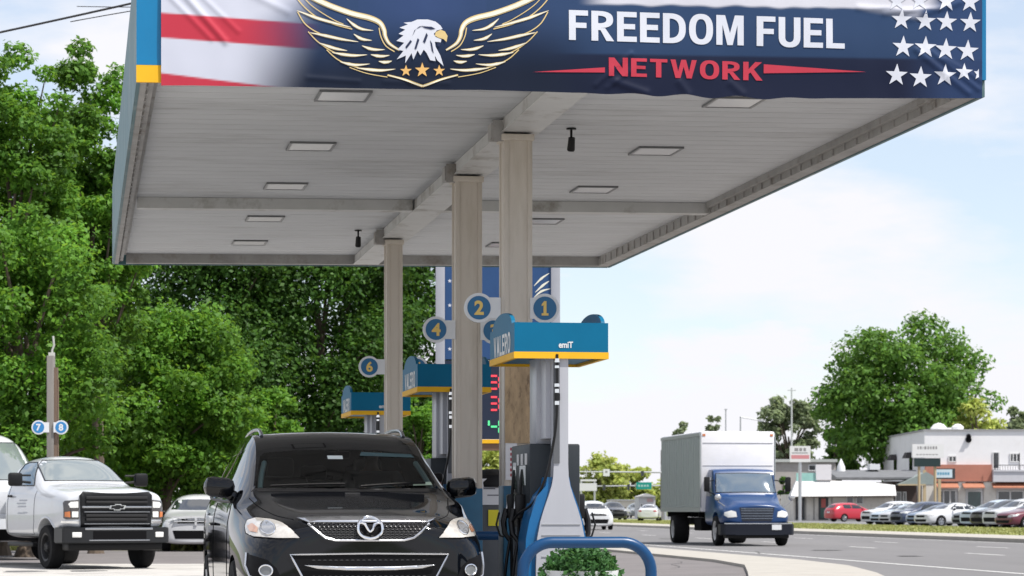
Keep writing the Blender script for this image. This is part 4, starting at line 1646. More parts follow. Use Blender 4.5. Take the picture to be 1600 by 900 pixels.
def inside(pt, poly):
    x, y = pt
    c = False
    j = len(poly) - 1
    for i in range(len(poly)):
        xi, yi = poly[i]
        xj, yj = poly[j]
        if (yi > y) != (yj > y) and x < (xj - xi) * (y - yi) / (yj - yi) + xi:
            c = not c
        j = i
    return c


for r_ in range(6):
    for c_ in range(-14, 15):
        cx = c_ * 0.034 + (0.017 if r_ % 2 else 0)
        cz = 1.026 - r_ * 0.020
        if inside((cx, cz), UG) and math.hypot(cx, (cz - 0.995) * 1.3) > 0.1:
            pts = [proj(BV, 'front', cx + 0.015 * math.cos(a), cz + 0.0085 * math.sin(a), 0.010) for a in [i * math.pi / 3 for i in range(6)]]
            if all(p is not None for p in pts):
                mb.tube(pts, 0.0034, 4, closed=True)
mb.build('mesh', mat('grille mesh', (0.07, 0.07, 0.073), 0.35, 0.6), gr)
mb = MB()
lz = 0.997
dep = lambda x, z: proj(BV, 'front', x, z, 0.024)
mb.tube([dep(0.092 * math.cos(a), lz + 0.070 * math.sin(a)) for a in [2 * math.pi * i / 32 for i in range(32)]], 0.012, 8, closed=True)
for s in (-1, 1):
    mb.tube([dep(s * 0.084, lz + 0.026), dep(s * 0.062, lz + 0.031), dep(s * 0.038, lz + 0.022), dep(s * 0.016, lz - 0.006), dep(0, lz - 0.022)], [0.005, 0.009, 0.012, 0.010, 0.008], 8)
mb.build('badge', CHROME, gr)
mb = MB()
mb.poly([dep(0.094 * math.cos(a), lz + 0.074 * math.sin(a)) - Vector((0, -0.012, 0)) for a in [2 * math.pi * i / 28 for i in range(28)]])
mb.build('badge_backing', GM, gr, smooth=False)
LG = [(-.60, .805), (0, .812), (.60, .805), (.52, .655), (.45, .53), (-.45, .53), (-.52, .655)]
lg = patch('lower_grille', GM, suv, BV, 'front', LG, 0.004, 0.06)
rim('grille_frame', CHROMEB, lg, BV, 'front', LG, 0.008, 0.008)
patch('crescent_bar', CHROMEB, lg, BV, 'front', [(-.50, .726), (-.25, .716), (0, .713), (.25, .716), (.50, .726), (.40, .700), (.2, .688), (0, .685), (-.2, .688), (-.40, .700)], 0.018, 0.06, -0.012)
patch('mesh', mat('grille mesh dark', (0.03, 0.03, 0.032), 0.4), lg, BV, 'front', [[(x, z), (x + .03, z), (x + .022, z + .007), (x + .008, z + .007)] for z in (.76, .64, .60, .56) for x in [i * .042 - .44 for i in range(21)]], 0.008, 0.2)
# headlights and fog lamps
HL = [(.525, .928), (.60, 1.005), (.655, 1.052), (.70, 1.068), (.80, 1.080), (.865, 1.060), (.888, 1.01), (.89, .96), (.85, .935), (.70, .925)]
LENSB = mat('headlight lens', (0.50, 0.48, 0.45), 0.05, coat=1.0, var=0.22, vscale=16)
for s, o in ((1, HL), (-1, mirror_of(HL))):
    h = patch('headlight', LENSB, suv, BV, 'front', o, 0.007, 0.03)
    c = [(s * x, z) for x, z in circle(.745, 1.0, .048)]
    patch('projector', mat('projector glass', (0.30, 0.31, 0.33), 0.05, 0.4, coat=1.0), h, BV, 'front', c, 0.011, 0.03)
    rim('projector_ring', CHROME, h, BV, 'front', c, 0.006, 0.012)
    a_ = [(.82, .965), (.865, .975), (.872, 1.015), (.84, 1.035), (.81, 1.0)]
    patch('turn_signal', mat('pale amber', (0.50, 0.24, 0.13), 0.1, coat=1.0), h, BV, 'front', [(s * x, z) for x, z in a_], 0.011, 0.03)
    rim('lens_edge', DARK, h, BV, 'front', o, 0.004, 0.006)
    fo = [(.66, .60), (.70, .70), (.77, .765), (.905, .81), (.905, .70), (.88, .63), (.80, .595)]
    fl = patch('fog_lamp_housing', GM, suv, BV, 'front', [(s * x, z) for x, z in fo], 0.004, 0.04)
    rim('chrome_surround', CHROMEB, fl, BV, 'front', [(s * x, z) for x, z in [(.90, .815), (.908, .72), (.885, .64), (.80, .595), (.655, .595)]], 0.009, 0.008, closed=False)
    fc = [(s * x, z) for x, z in circle(.775, .685, .045, 20, 0.9)]
    patch('fog_lamp', mat('fog lens', (0.16, 0.17, 0.18), 0.08, coat=0.5), fl, BV, 'front', fc, 0.010, 0.03)
    rim('lamp_ring', CHROME, fl, BV, 'front', fc, 0.006, 0.012)
# mirrors
for s in (-1, 1):
    mb = MB()
    mb.bm.verts.ensure_lookup_table()
    mb.box((s * 1.0, 1.80, 1.325), (.25, .15, .165), bev=.06, ry=s * R(-6))
    mb.tube([(s * 0.86, 1.80, 1.24), (s * 0.97, 1.80, 1.29)], [0.05, 0.04], 8)
    mr = mb.build('mirror', PBLK, suv)
    mb = MB()
    mb.box((s * 1.0, 1.878, 1.325), (.20, .01, .12), bev=.004, ry=s * R(-6))
    mb.build('mirror_glass', mat('mirror glass', (0.6, 0.6, 0.62), 0.05, 1.0), mr)
# roof rails, aerial
for s in (-1, 1):
    pts = []
    for i, y in enumerate((2.42, 2.50, 2.7, 3.2, 3.7, 3.95, 4.03)):
        q = proj(BV, 'top', s * 0.60, y, 0.0)
        pts.append(q + Vector((0, 0, (0.0, 0.025, 0.035, 0.038, 0.035, 0.025, 0.0)[i])))
    mb = MB()
    mb.tube(smooth3(pts), 0.016, 8)
    mb.build('roof_rail', mat('satin rail', (0.35, 0.36, 0.38), 0.25, 0.8), suv)
# wheels
for y in (0.98, 3.86):
    for s in (-1, 1):
        wheel(suv, s * 0.84, y, 0.38, 0.38, 0.25, s)
# interior: dash, seats, steering wheel, mirror, sticker
mb = MB()
mb.span(-.70, .70, 1.52, 1.95, .72, 1.20, bev=0.04)
mb.build('dashboard', INTR, suv)
for x in (-.38, .38):
    mb = MB()
    mb.box((x, 2.75, .86), (.50, .5, .16), bev=.05)
    mb.box((x, 3.02, 1.17), (.48, .13, .52), bev=.05, rx=R(-12))
    mb.box((x, 3.08, 1.51), (.24, .09, .17), bev=.04)
    mb.build('seat', INTR, suv)
mb = MB()
mb.box((0, 3.9, 1.1), (1.25, .14, .6), bev=.05)
for x in (-.4, 0, .4):
    mb.box((x, 3.9, 1.47), (.24, .09, .14), bev=.04)
mb.build('rear_bench', INTR, suv)
mb = MB()
Mw = Matrix.Translation((.38, 2.10, 1.17)) @ Matrix.Rotation(R(-65), 4, 'X')
mb.tube([Mw @ Vector((.185 * math.cos(a), .185 * math.sin(a), 0)) for a in [2 * math.pi * i / 28 for i in range(28)]], 0.016, 8, closed=True)
for a in (R(10), R(170), R(270)):
    mb.tube([Mw @ Vector((0.03 * math.cos(a), .03 * math.sin(a), -.02)), Mw @ Vector((.18 * math.cos(a), .18 * math.sin(a), 0))], 0.014, 6)
mb.cyl(Mw @ Vector((0, 0, -.04)), Mw @ Vector((0, 0, 0.01)), .06, n=16)
mb.build('steering_wheel', mat('steering grey', (0.06, 0.06, 0.065), 0.5), suv)
mb = MB()
mb.box((0.0, 2.12, 1.60), (.22, .03, .06), bev=.012)
mb.tube([(0, 2.12, 1.62), (0, 2.08, 1.655)], 0.012, 6)
mb.build('rear_view_mirror', BLACKP, suv)
patch('parking_tag', mat('pale tag', (0.75, 0.80, 0.78), 0.5), suv, BV, 'front', [(-.11, 1.555), (.015, 1.555), (.015, 1.585), (-.11, 1.585)], 0.004, 0.1)
patch('sticker', mat('pale green sticker', (0.45, 0.55, 0.42), 0.5), suv, BV, 'front', [(.54, 1.335), (.70, 1.34), (.695, 1.366), (.54, 1.362)], 0.004, 0.1)
patch('shade_band', mat('blue tint band', (0.045, 0.10, 0.115), 0.1), suv, BV, 'front', [(.16, 1.585), (.62, 1.572), (.595, 1.60), (.18, 1.618)], 0.003, 0.1)

# driver behind the wheel: one skinned body seated in the right-hand seat as seen from the front
def skinned(name, joints, links, m, parent=None, level=2):
    me = bpy.data.meshes.new(name)
    keys = list(joints)
    me.from_pydata([joints[k][0] for k in keys], [(keys.index(a), keys.index(b)) for a, b in links], [])
    tmp = bpy.data.objects.new('tmp', me)
    COL.objects.link(tmp)
    tmp.modifiers.new('k', 'SKIN')
    for i, k in enumerate(keys):
        sv = me.skin_vertices[0].data[i]
        r_ = joints[k][1]
        sv.radius = r_ if isinstance(r_, tuple) else (r_, r_)
        sv.use_root = i == 0
    sb = tmp.modifiers.new('s', 'SUBSURF')
    sb.levels = sb.render_levels = level
    dg = bpy.context.evaluated_depsgraph_get()
    dg.update()
    res = bpy.data.meshes.new_from_object(tmp.evaluated_get(dg))
    bpy.data.objects.remove(tmp)
    bpy.data.meshes.remove(me)
    for p_ in res.polygons:
        p_.use_smooth = True
    return link_mesh(name, res, m, parent)


SKIN = mat('skin', (0.32, 0.17, 0.12), 0.6)
J = {'pelvis': ((0, 0, 0), (.15, .12)), 'waist': ((0, .05, .18), (.14, .11)), 'chest': ((0, .10, .38), (.17, .12)), 'neck0': ((0, .11, .52), (.07, .07)), 'neck': ((0, .09, .59), .055),
     'jaw': ((0, .055, .645), (.062, .07)), 'head': ((0, .07, .72), (.075, .09)), 'crown': ((0, .08, .79), (.06, .07))}
LK = [('pelvis', 'waist'), ('waist', 'chest'), ('chest', 'neck0'), ('neck0', 'neck'), ('neck', 'jaw'), ('jaw', 'head'), ('head', 'crown')]
for s, t_ in ((-1, 'l'), (1, 'r')):
    J[t_ + 'sh'] = ((s * .19, .10, .46), .065)
    J[t_ + 'el'] = ((s * .26, -.10, .24), .048)
    J[t_ + 'wr'] = ((s * .17, -.38, .33), .034)
    J[t_ + 'hd'] = ((s * .155, -.46, .36), .03)
    J[t_ + 'hp'] = ((s * .10, -.03, -.02), .10)
    J[t_ + 'kn'] = ((s * .13, -.45, .05), .07)
    J[t_ + 'an'] = ((s * .13, -.62, -.30), .045)
    J[t_ + 'ft'] = ((s * .13, -.78, -.34), .035)
    LK += [('chest', t_ + 'sh'), (t_ + 'sh', t_ + 'el'), (t_ + 'el', t_ + 'wr'), (t_ + 'wr', t_ + 'hd'), ('pelvis', t_ + 'hp'), (t_ + 'hp', t_ + 'kn'), (t_ + 'kn', t_ + 'an'), (t_ + 'an', t_ + 'ft')]
Rz = Matrix.Rotation(math.atan(0.185), 4, 'Z')
dl = Vector((-1.073, 20.3, 0)) + Rz @ Vector((.38, 2.72, .95))
drv = thing('person', 'driver in a dark top seated behind the suv steering wheel, hands on the wheel', 'person', dl, math.atan(0.185))
J2 = {k: (v[0] if k[1:] not in ('hd',) else v[0], v[1]) for k, v in J.items()}
skinned('skin_body', J2, LK, SKIN, drv)
TJ = {k: (J[k][0], tuple(q + .012 for q in (J[k][1] if isinstance(J[k][1], tuple) else (J[k][1],) * 2))) for k in ('pelvis', 'waist', 'chest', 'neck0', 'lsh', 'lel', 'rsh', 'rel')}
skinned('dark_top', TJ, [('pelvis', 'waist'), ('waist', 'chest'), ('chest', 'neck0'), ('chest', 'lsh'), ('lsh', 'lel'), ('chest', 'rsh'), ('rsh', 'rel')], mat('dark cloth', (0.02, 0.022, 0.03), 0.9), drv)
mb = MB()
mb.ball((0, .095, .745), .098, 14, (.9, .95, .85))
mb.build('hair', mat('dark hair', (0.015, 0.01, 0.008), 0.8), drv)
mb = MB()
mb.ball((0, -.018, .69), .016, 8, (.8, 1.2, 1.4))
for s in (-1, 1):
    mb.ball((s * .078, .07, .70), .022, 8, (.5, .8, 1.3))
    for k in range(4):
        a0 = Vector((s * .155, -.47, .375 - .016 * k))
        mb.tube([a0, a0 + Vector((s * .015, -.045, .004)), a0 + Vector((-s * .012, -.062, 0)), a0 + Vector((-s * .03, -.045, -.004))], [.009, .0085, .008, .007], 6)
    mb.tube([Vector((s * .145, -.45, .385)), Vector((s * .12, -.475, .40)), Vector((s * .11, -.50, .395))], [.011, .010, .008], 6)
mb.build('face_and_fingers', SKIN, drv)
mb = MB()
for s in (-1, 1):
    mb.ball((s * .03, -.008, .722), .011, 8)
mb.build('eyes', mat('eye dark', (0.02, 0.015, 0.012), 0.2), drv)
# ---------------------------------------------------------------- the white heavy pickup at the left
PWH = mat('white truck paint', (0.55, 0.57, 0.60), 0.22, coat=0.8, var=0.03, vscale=2, stain=(0.5, 0.49, 0.46), stain_amt=0.35, stain_scale=2.5)
WINL = mat('sky reflecting windscreen', (0.16, 0.19, 0.19), 0.04, spec=1.0, coat=1.0, ior=1.9)
TH2 = R(30)
fc = at(181, 795, 51.0)
truck = thing('pickup_truck', 'white heavy duty pickup with a black grille and bumper waiting at the far left', 'truck', (fc.x, fc.y, 0), TH2)
TST = [
    (0.00, [(0, .80), (.80, .80), (.86, .92), (.87, 1.10), (.86, 1.28), (.82, 1.40), (.55, 1.45), (0, 1.465)]),
    (0.06, [(0, .78), (.94, .78), (.99, .90), (1.0, 1.10), (.99, 1.30), (.93, 1.43), (.64, 1.49), (0, 1.51)]),
    (0.40, [(0, .70), (.99, .70), (1.035, .85), (1.04, 1.10), (1.03, 1.32), (.95, 1.48), (.68, 1.56), (0, 1.575)]),
    (1.30, [(0, .62), (1.0, .62), (1.04, .80), (1.045, 1.10), (1.03, 1.36), (.95, 1.52), (.74, 1.61), (0, 1.63)]),
    (1.50, [(0, .58), (1.0, .58), (1.04, .78), (1.045, 1.10), (1.03, 1.38), (.95, 1.55), (.80, 1.65), (0, 1.67)]),
    (1.90, [(0, .56), (1.0, .56), (1.04, .76), (1.045, 1.10), (1.03, 1.39), (.95, 1.57), (.77, 1.93), (0, 1.96)]),
    (2.25, [(0, .56), (1.0, .56), (1.04, .76), (1.045, 1.10), (1.03, 1.40), (.95, 1.58), (.74, 2.14), (0, 2.18)]),
    (2.60, [(0, .56), (1.0, .56), (1.04, .76), (1.045, 1.10), (1.03, 1.40), (.95, 1.58), (.73, 2.17), (0, 2.21)]),
    (3.25, [(0, .56), (1.0, .56), (1.04, .76), (1.045, 1.10), (1.03, 1.40), (.95, 1.58), (.72, 2.15), (0, 2.19)]),
    (3.45, [(0, .58), (.98, .58), (1.02, .78), (1.02, 1.10), (1.01, 1.38), (.93, 1.56), (.70, 2.08), (0, 2.12)]),
]
cut = arches((0.98,), 0.50, 0.55, 0.47)
bme, TB = shell(TST, 3, cut, 'body')
tb = link_mesh('body', bme, PWH, truck)
LAMPB = mat('bright reflector', (0.75, 0.75, 0.73), 0.15, coat=0.6)
GRT = mat('truck grille charcoal', (0.010, 0.0105, 0.012), 0.45, spec=0.25)
g = [(-.66, .83), (-.69, 1.14), (-.69, 1.45), (-.62, 1.49), (.62, 1.49), (.69, 1.45), (.69, 1.14), (.66, .83)]
# grille surround bulges forward of the nose
gr2 = patch('grille', GRT, truck, TB, 'front', [(-.70, .82), (-.72, 1.40), (-.66, 1.445), (.66, 1.445), (.72, 1.40), (.70, .82)], 0.05, 0.08, 0.05)
mb = MB()
for z, h in ((1.36, .055), (1.275, .045), (1.02, .05), (.945, .05)):
    mb.span(-.62, .62, -.075, -.045, z - h / 2, z + h / 2, bev=.008)
mb.build('slat', mat('grille slat', (0.008, 0.008, 0.009), 0.6), gr2)
mb = MB()
mb.span(-.70, .70, -.085, -.045, 1.165, 1.20, bev=.006)
mb.span(-.66, .66, -.08, -.045, 1.085, 1.098)
mb.span(-.66, .66, -.08, -.045, .86, .872)
mb.build('chrome_bar', mat('dull chrome', (0.42, 0.43, 0.45), 0.3, 0.9), gr2)
bow = [(-.155, .035), (-.06, .035), (-.06, .06), (.07, .06), (.07, .035), (.165, .035), (.135, -.035), (.05, -.035), (.05, -.06), (-.08, -.06), (-.08, -.035), (-.175, -.035)]
mb = MB()
mb.prism([(a, b + 1.18) for a, b in bow], lambda a, b: (a, -.108, b), lambda a, b: (a, -.086, b))
bd_ = mb.build('badge', CHROME, gr2, smooth=False)
mb = MB()
mb.prism([(a * .80 - .001, b * .72 + 1.18) for a, b in bow], lambda a, b: (a, -.111, b), lambda a, b: (a, -.1085, b))
mb.build('badge_centre', GRT, bd_, smooth=False)
for s in (-1, 1):
    h = patch('headlight', mat('smoked lamp housing', (0.05, 0.045, 0.045), 0.12, coat=1.0), truck, TB, 'front', [(s * a, b) for a, b in ((.735, .96), (.735, 1.32), (.97, 1.30), (.99, 1.26), (.99, .98), (.96, .95))], 0.012, 0.05)
    patch('low_beam', LAMPB, h, TB, 'front', [(s * a, b) for a, b in ((.75, 1.17), (.75, 1.29), (.89, 1.28), (.93, 1.24), (.90, 1.17))], 0.018, 0.05)
    patch('indicator', LAMPB, h, TB, 'front', [(s * a, b) for a, b in ((.75, .99), (.75, 1.10), (.87, 1.10), (.87, .99))], 0.018, 0.05)
    patch('side_marker', AMBER, h, TB, 'front', [(s * a, b) for a, b in ((.895, .99), (.90, 1.10), (.975, 1.09), (.975, 1.0))], 0.018, 0.05)
    patch('lower_trim', CHROME, truck, TB, 'front', [(s * a, b) for a, b in ((.735, .875), (.735, .915), (1.0, .925), (1.0, .885))], 0.02, 0.05)
# bumper
mb = MB()
pts = [(-1.075, .44), (-1.075, -.02), (-.98, -.10), (-.6, -.17), (.6, -.17), (.98, -.10), (1.075, -.02), (1.075, .44)]
mb.prism(pts, lambda a, b: (a, b, .50), lambda a, b: (a, b, .80))
bmesh.ops.bevel(mb.bm, geom=[e for e in mb.bm.edges], offset=.018, segments=2, affect='EDGES')
bp = mb.build('bumper', mat('charcoal bumper', (0.012, 0.013, 0.015), 0.35, spec=0.4), truck)
mb = MB()
mb.span(-.52, .55, -.178, -.168, .58, .73)
mb.build('bumper_opening', DARK, bp, smooth=False)
mb = MB()
mb.span(-.68, .68, -.176, -.166, .752, .79, bev=.004)
mb.span(-.60, .62, -.178, -.166, .545, .565, bev=.004)
mb.build('bumper_strip', mat('dull chrome', (0.42, 0.43, 0.45), 0.3, 0.9), bp)
for s in (-1, 1):
    mb = MB()
    mb.box((s * .83, -.135, .66), (.18, .03, .10), rz=s * R(11), bev=.012)
    mb.build('fog_lamp', LAMPB, bp)
mb = MB()
mb.span(-.95, .95, .0, .35, .36, .52, bev=.03)
mb.build('air_dam', BLACKP, truck)
WT = [(-.80, 1.69), (0, 1.695), (.80, 1.69), (.70, 2.06), (.66, 2.095), (0, 2.115), (-.66, 2.095), (-.70, 2.06)]
w = patch('windshield', WINL, truck, TB, 'front', WT, 0.006, 0.05)
rim('windshield_seal', BLACKP, w, TB, 'front', WT, 0.012, 0.004)
for sd in ('left', 'right'):
    o = [(1.88, 1.60), (3.05, 1.61), (3.05, 2.02), (2.9, 2.06), (2.45, 2.06), (2.25, 1.98)]
    wn = patch('side_window', mat('blue tinted window', (0.03, 0.09, 0.14), 0.05, coat=1.0), truck, TB, sd, o, 0.005, 0.1)
    rim('window_seal', BLACKP, wn, TB, sd, o, 0.012, 0.004)
    rim('door_seam', DARK, tb, TB, sd, [(1.62, 1.5), (1.62, .9), (1.72, .66), (3.15, .66), (3.15, 1.6)], 0.005, 0.001, closed=False)
    mb = MB()
    k = -1 if sd == 'left' else 1
    mb.box((k * 1.055, 2.95, 1.40), (.03, .22, .045), bev=.008)
    mb.build('door_handle', BLACKP, truck)
    # blurred door lettering as grey bars
    mk = [[(y0_, z0_), (y0_ + ln, z0_), (y0_ + ln, z0_ + .028), (y0_, z0_ + .028)] for y0_, ln, z0_ in ((2.05, .42, 1.30), (2.1, .50, 1.24), (2.08, .46, 1.18), (2.0, .22, 1.06), (2.15, .38, 1.05))]
    patch('door_lettering', mat('grey lettering', (0.36, 0.38, 0.42), 0.5), truck, TB, sd, mk, 0.004, 0.2)
    # towing mirror
    mb = MB()
    mb.tube([(k * .98, 1.98, 1.66), (k * 1.20, 1.95, 1.68)], .025, 8)
    mb.tube([(k * .98, 1.98, 1.80), (k * 1.20, 1.95, 1.80)], .02, 8)
    mb.box((k * 1.30, 1.95, 1.72), (.28, .14, .26), bev=.05)
    mr = mb.build('towing_mirror', BLACKP, truck)
    mb = MB()
    mb.box((k * 1.30, 2.022, 1.73), (.22, .006, .18))
    mb.build('mirror_glass', MATS['mirror glass'], mr, smooth=False)
    rim('fender_flare', PWH, tb, TB, sd, [(0.98 + .52 * math.cos(R(a)), .47 + .52 * math.sin(R(a))) for a in range(20, 172, 8)], 0.02, 0.002, closed=False)
mb = MB()
mb.span(-1.02, 1.02, 1.75, 3.2, .42, .50, bev=.02)
mb.build('running_board', BLACKP, truck)
mb = MB()
mb.span(-.45, .45, .5, 6.6, .50, .72)
mb.build('chassis', DARK, truck)
mb = MB()
mb.span(-1.12, 1.12, 3.65, 6.6, .95, 1.05, bev=.01)
mb.span(-1.12, 1.12, 3.65, 3.72, 1.05, 1.5, bev=.01)
mb.span(-1.12, -1.06, 3.72, 6.6, 1.05, 1.4, bev=.01)
mb.span(1.06, 1.12, 3.72, 6.6, 1.05, 1.4, bev=.01)
mb.build('service_bed', PWH, truck)
for s in (-1, 1):
    wheel(truck, s * .92, .98, .42, .42, .27, s, RIMB, steel=True)
    wheel(truck, s * .95, 5.3, .42, .42, .40, s, RIMB, steel=True)

# ---------------------------------------------------------------- the blue box truck on the road
PBL = mat('blue cab paint', (0.003, 0.038, 0.14), 0.3, coat=0.25, var=0.05)
BOXW = mat('white box panel', (0.72, 0.715, 0.74), 0.4, var=0.03, stain=(0.55, 0.54, 0.52), stain_amt=0.3, stain_scale=0.8)
BOXS = mat('ribbed box side', (0.33, 0.37, 0.365), 0.45, var=0.05)
c0 = at(1183, 820, 83.0)
bt = thing('box_truck', 'blue box truck with a tall white cargo box driving towards the camera on the road', 'box truck', (c0.x, c0.y, 0), math.atan(0.135))
BST = [
    (0.00, [(0, .72), (.62, .72), (.68, .82), (.68, .95), (.66, 1.08), (.60, 1.18), (.42, 1.24), (0, 1.27)]),
    (0.08, [(0, .66), (.90, .66), (.98, .78), (1.0, .92), (.97, 1.06), (.80, 1.20), (.52, 1.29), (0, 1.33)]),
    (0.40, [(0, .62), (1.06, .62), (1.10, .78), (1.10, .95), (1.05, 1.12), (.84, 1.26), (.58, 1.40), (0, 1.44)]),
    (1.10, [(0, .62), (1.08, .62), (1.12, .78), (1.12, .98), (1.06, 1.18), (.88, 1.36), (.66, 1.52), (0, 1.56)]),
    (1.45, [(0, .60), (1.06, .60), (1.10, .80), (1.10, 1.05), (1.06, 1.30), (1.0, 1.48), (.92, 1.56), (0, 1.60)]),
    (1.75, [(0, .58), (1.04, .58), (1.08, .80), (1.08, 1.10), (1.06, 1.40), (1.03, 1.62), (.99, 2.04), (0, 2.08)]),
    (2.00, [(0, .58), (1.04, .58), (1.08, .80), (1.08, 1.10), (1.06, 1.42), (1.04, 1.66), (.98, 2.38), (0, 2.42)]),
    (2.70, [(0, .58), (1.04, .58), (1.08, .80), (1.08, 1.10), (1.06, 1.42), (1.04, 1.66), (.98, 2.42), (0, 2.46)]),
    (2.95, [(0, .58), (1.02, .58), (1.06, .80), (1.06, 1.10), (1.04, 1.42), (1.02, 1.66), (.95, 2.36), (0, 2.40)]),
]
bme, BB = shell(BST, 3, arches((1.0,), .56, .62, .50), 'body', [('long', 6, 5, 8, .6), ('long', 6, 1, 4, .5), ('long', 5, 1, 4, .3), ('ring', 4, 4, 7, .6), ('ring', 6, 5, 7, .5)])
cb = link_mesh('body', bme, PBL, bt)
WB = [(-.95, 1.66), (0, 1.675), (.95, 1.66), (.90, 2.26), (0, 2.28), (-.90, 2.26)]
w = patch('windshield', mat('cab windscreen', (0.05, 0.09, 0.13), 0.04, coat=1.0, spec=1.0, ior=1.9), bt, BB, 'front', WB, 0.006, 0.05)
rim('windshield_seal', BLACKP, w, BB, 'front', WB, 0.014, 0.004)
gb = [(-.46, .76), (-.55, 1.19), (.55, 1.19), (.46, .76)]
g3 = patch('grille', mat('grille dark blue', (0.012, 0.016, 0.028), 0.4), bt, BB, 'front', gb, 0.012, 0.1)
patch('grille_slat', mat('slat chrome', (0.25, 0.28, 0.33), 0.3, 0.8), g3, BB, 'front', [[(-.50, z), (.50, z), (.50, z + .018), (-.50, z + .018)] for z in (.84, .92, 1.0, 1.08, 1.14)], 0.02, 0.15)
for s in (-1, 1):
    patch('headlight', LAMPB, bt, BB, 'front', [(s * a, b) for a, b in ((.63, .90), (.66, 1.06), (.80, 1.10), (.98, 1.04), (1.0, .95), (.90, .88))], 0.012, 0.06)
    patch('side_window', GLASSD, bt, BB, 'left' if s < 0 else 'right', [(1.85, 1.55), (2.75, 1.55), (2.72, 2.15), (2.05, 2.15)], 0.005, 0.12)
    mb = MB()
    mb.tube([(s * 1.0, 1.55, 1.60), (s * 1.28, 1.35, 1.70), (s * 1.30, 1.36, 2.0), (s * 0.98, 1.85, 2.05)], .018, 6)
    mb.box((s * 1.30, 1.35, 1.92), (.18, .08, .46), bev=.03)
    mb.build('mirror', BLACKP, bt)
    mb = MB()
    mb.tube([(s * .93, .35, 1.22), (s * 1.14, .30, 1.36), (s * 1.16, .30, 1.44)], .014, 6)
    mb.ball((s * 1.17, .30, 1.50), .105, 14, (1, .6, 1))
    mb.build('fender_mirror', mat('pale mirror shell', (0.5, 0.5, 0.5), 0.2, 0.7), bt)
mb = MB()
pts = [(-1.16, .35), (-1.16, -.02), (-1.05, -.15), (-.7, -.2), (.7, -.2), (1.05, -.15), (1.16, -.02), (1.16, .35)]
mb.prism(pts, lambda a, b: (a, b, .34), lambda a, b: (a, b, .68))
bmesh.ops.bevel(mb.bm, geom=mb.bm.edges[:], offset=.02, segments=2, affect='EDGES')
bp = mb.build('bumper', mat('dark bumper', (0.008, 0.010, 0.018), 0.4, spec=0.3), bt)
mb = MB()
mb.span(.42, .72, -.215, -.202, .50, .66)
mb.build('licence_plate', WHITE, bp, smooth=False)
mb = MB()
mb.span(-1.0, 1.0, -.05, .35, .24, .36, bev=.03)
mb.build('valance', BLACKP, bp)
mb = MB()
mb.span(-1.06, 1.06, -.155, -.13, .682, .71)
mb.build('bumper_strip', STEEL, bp, smooth=False)
# cargo box
mb = MB()
bx0, by0, by1, bz0, bz1 = 1.20, 2.75, 9.4, 1.05, 3.62
mb.span(-bx0, bx0, by0, by1, bz0, bz1, bev=.05)
cb2 = mb.build('cargo_box', BOXW, bt)
mb = MB()
for s in (-1, 1):
    mb.span(s * (bx0 + .002), s * (bx0 + .012), by0 + .12, by1 - .05, bz0 + .14, bz1 - .16)
    y = by0 + .3
    while y < by1 - .2:
        mb.span(s * (bx0 + .012), s * (bx0 + .022), y, y + .05, bz0 + .15, bz1 - .17)
        y += .4
sidep = mb.build('side_panel', BOXS, cb2, smooth=False)
mb = MB()
for s in (-1, 1):
    mb.span(s * (bx0 + .002), s * (bx0 + .03), by0 + .06, by1, bz0, bz0 + .13)
    mb.span(s * (bx0 + .002), s * (bx0 + .03), by0 + .06, by1, bz1 - .15, bz1 - .05)
    mb.span(s * (bx0 + .002), s * (bx0 + .03), by0 - .002, by0 + .11, bz0 + .14, bz1 - .16)
mb.build('box_rail', mat('rail aluminium', (0.42, 0.45, 0.45), 0.4, 0.4), cb2, smooth=False)
mb = MB()
mb.span(-bx0 + .06, bx0 - .06, by0 - .012, by0 - .001, bz1 - .38, bz1 - .36)
mb.span(-bx0 + .06, bx0 - .06, by0 - .012, by0 - .001, 2.52, 2.54)
mb.build('seam', mat('seam grey', (0.45, 0.45, 0.47), 0.5), cb2, smooth=False)
mb = MB()
for s in (-1, 1):
    mb.box((s * 1.10, by0 - .006, bz1 - .12), (.09, .012, .07))
mb.build('marker_lamp', AMBER, cb2, smooth=False)
mb = MB()
mb.span(-.45, .45, 1.5, 9.3, .62, .86)
mb.span(-.55, .55, .3, 1.5, .36, .60)
for y in (3.4, 4.6, 8.6):
    mb.span(-1.12, 1.12, y, y + .1, .88, 1.049)
mb.span(-1.1, -.6, 3.2, 4.3, .45, .85, bev=.03)
mb.build('chassis', DARK, bt, smooth=False)
for s in (-1, 1):
    mb = MB()
    mb.span(s * .62, s * 1.14, 8.05, 8.07, .25, 1.0)
    mb.build('mud_flap', RUBBER, bt, smooth=False)
    wheel(bt, s * 1.0, 1.0, .47, .47, .26, s, mat('white steel rim', (0.5, 0.5, 0.5), 0.5), steel=True)
    wheel(bt, s * .98, 7.3, .47, .47, .50, s, MATS['white steel rim'], steel=True)

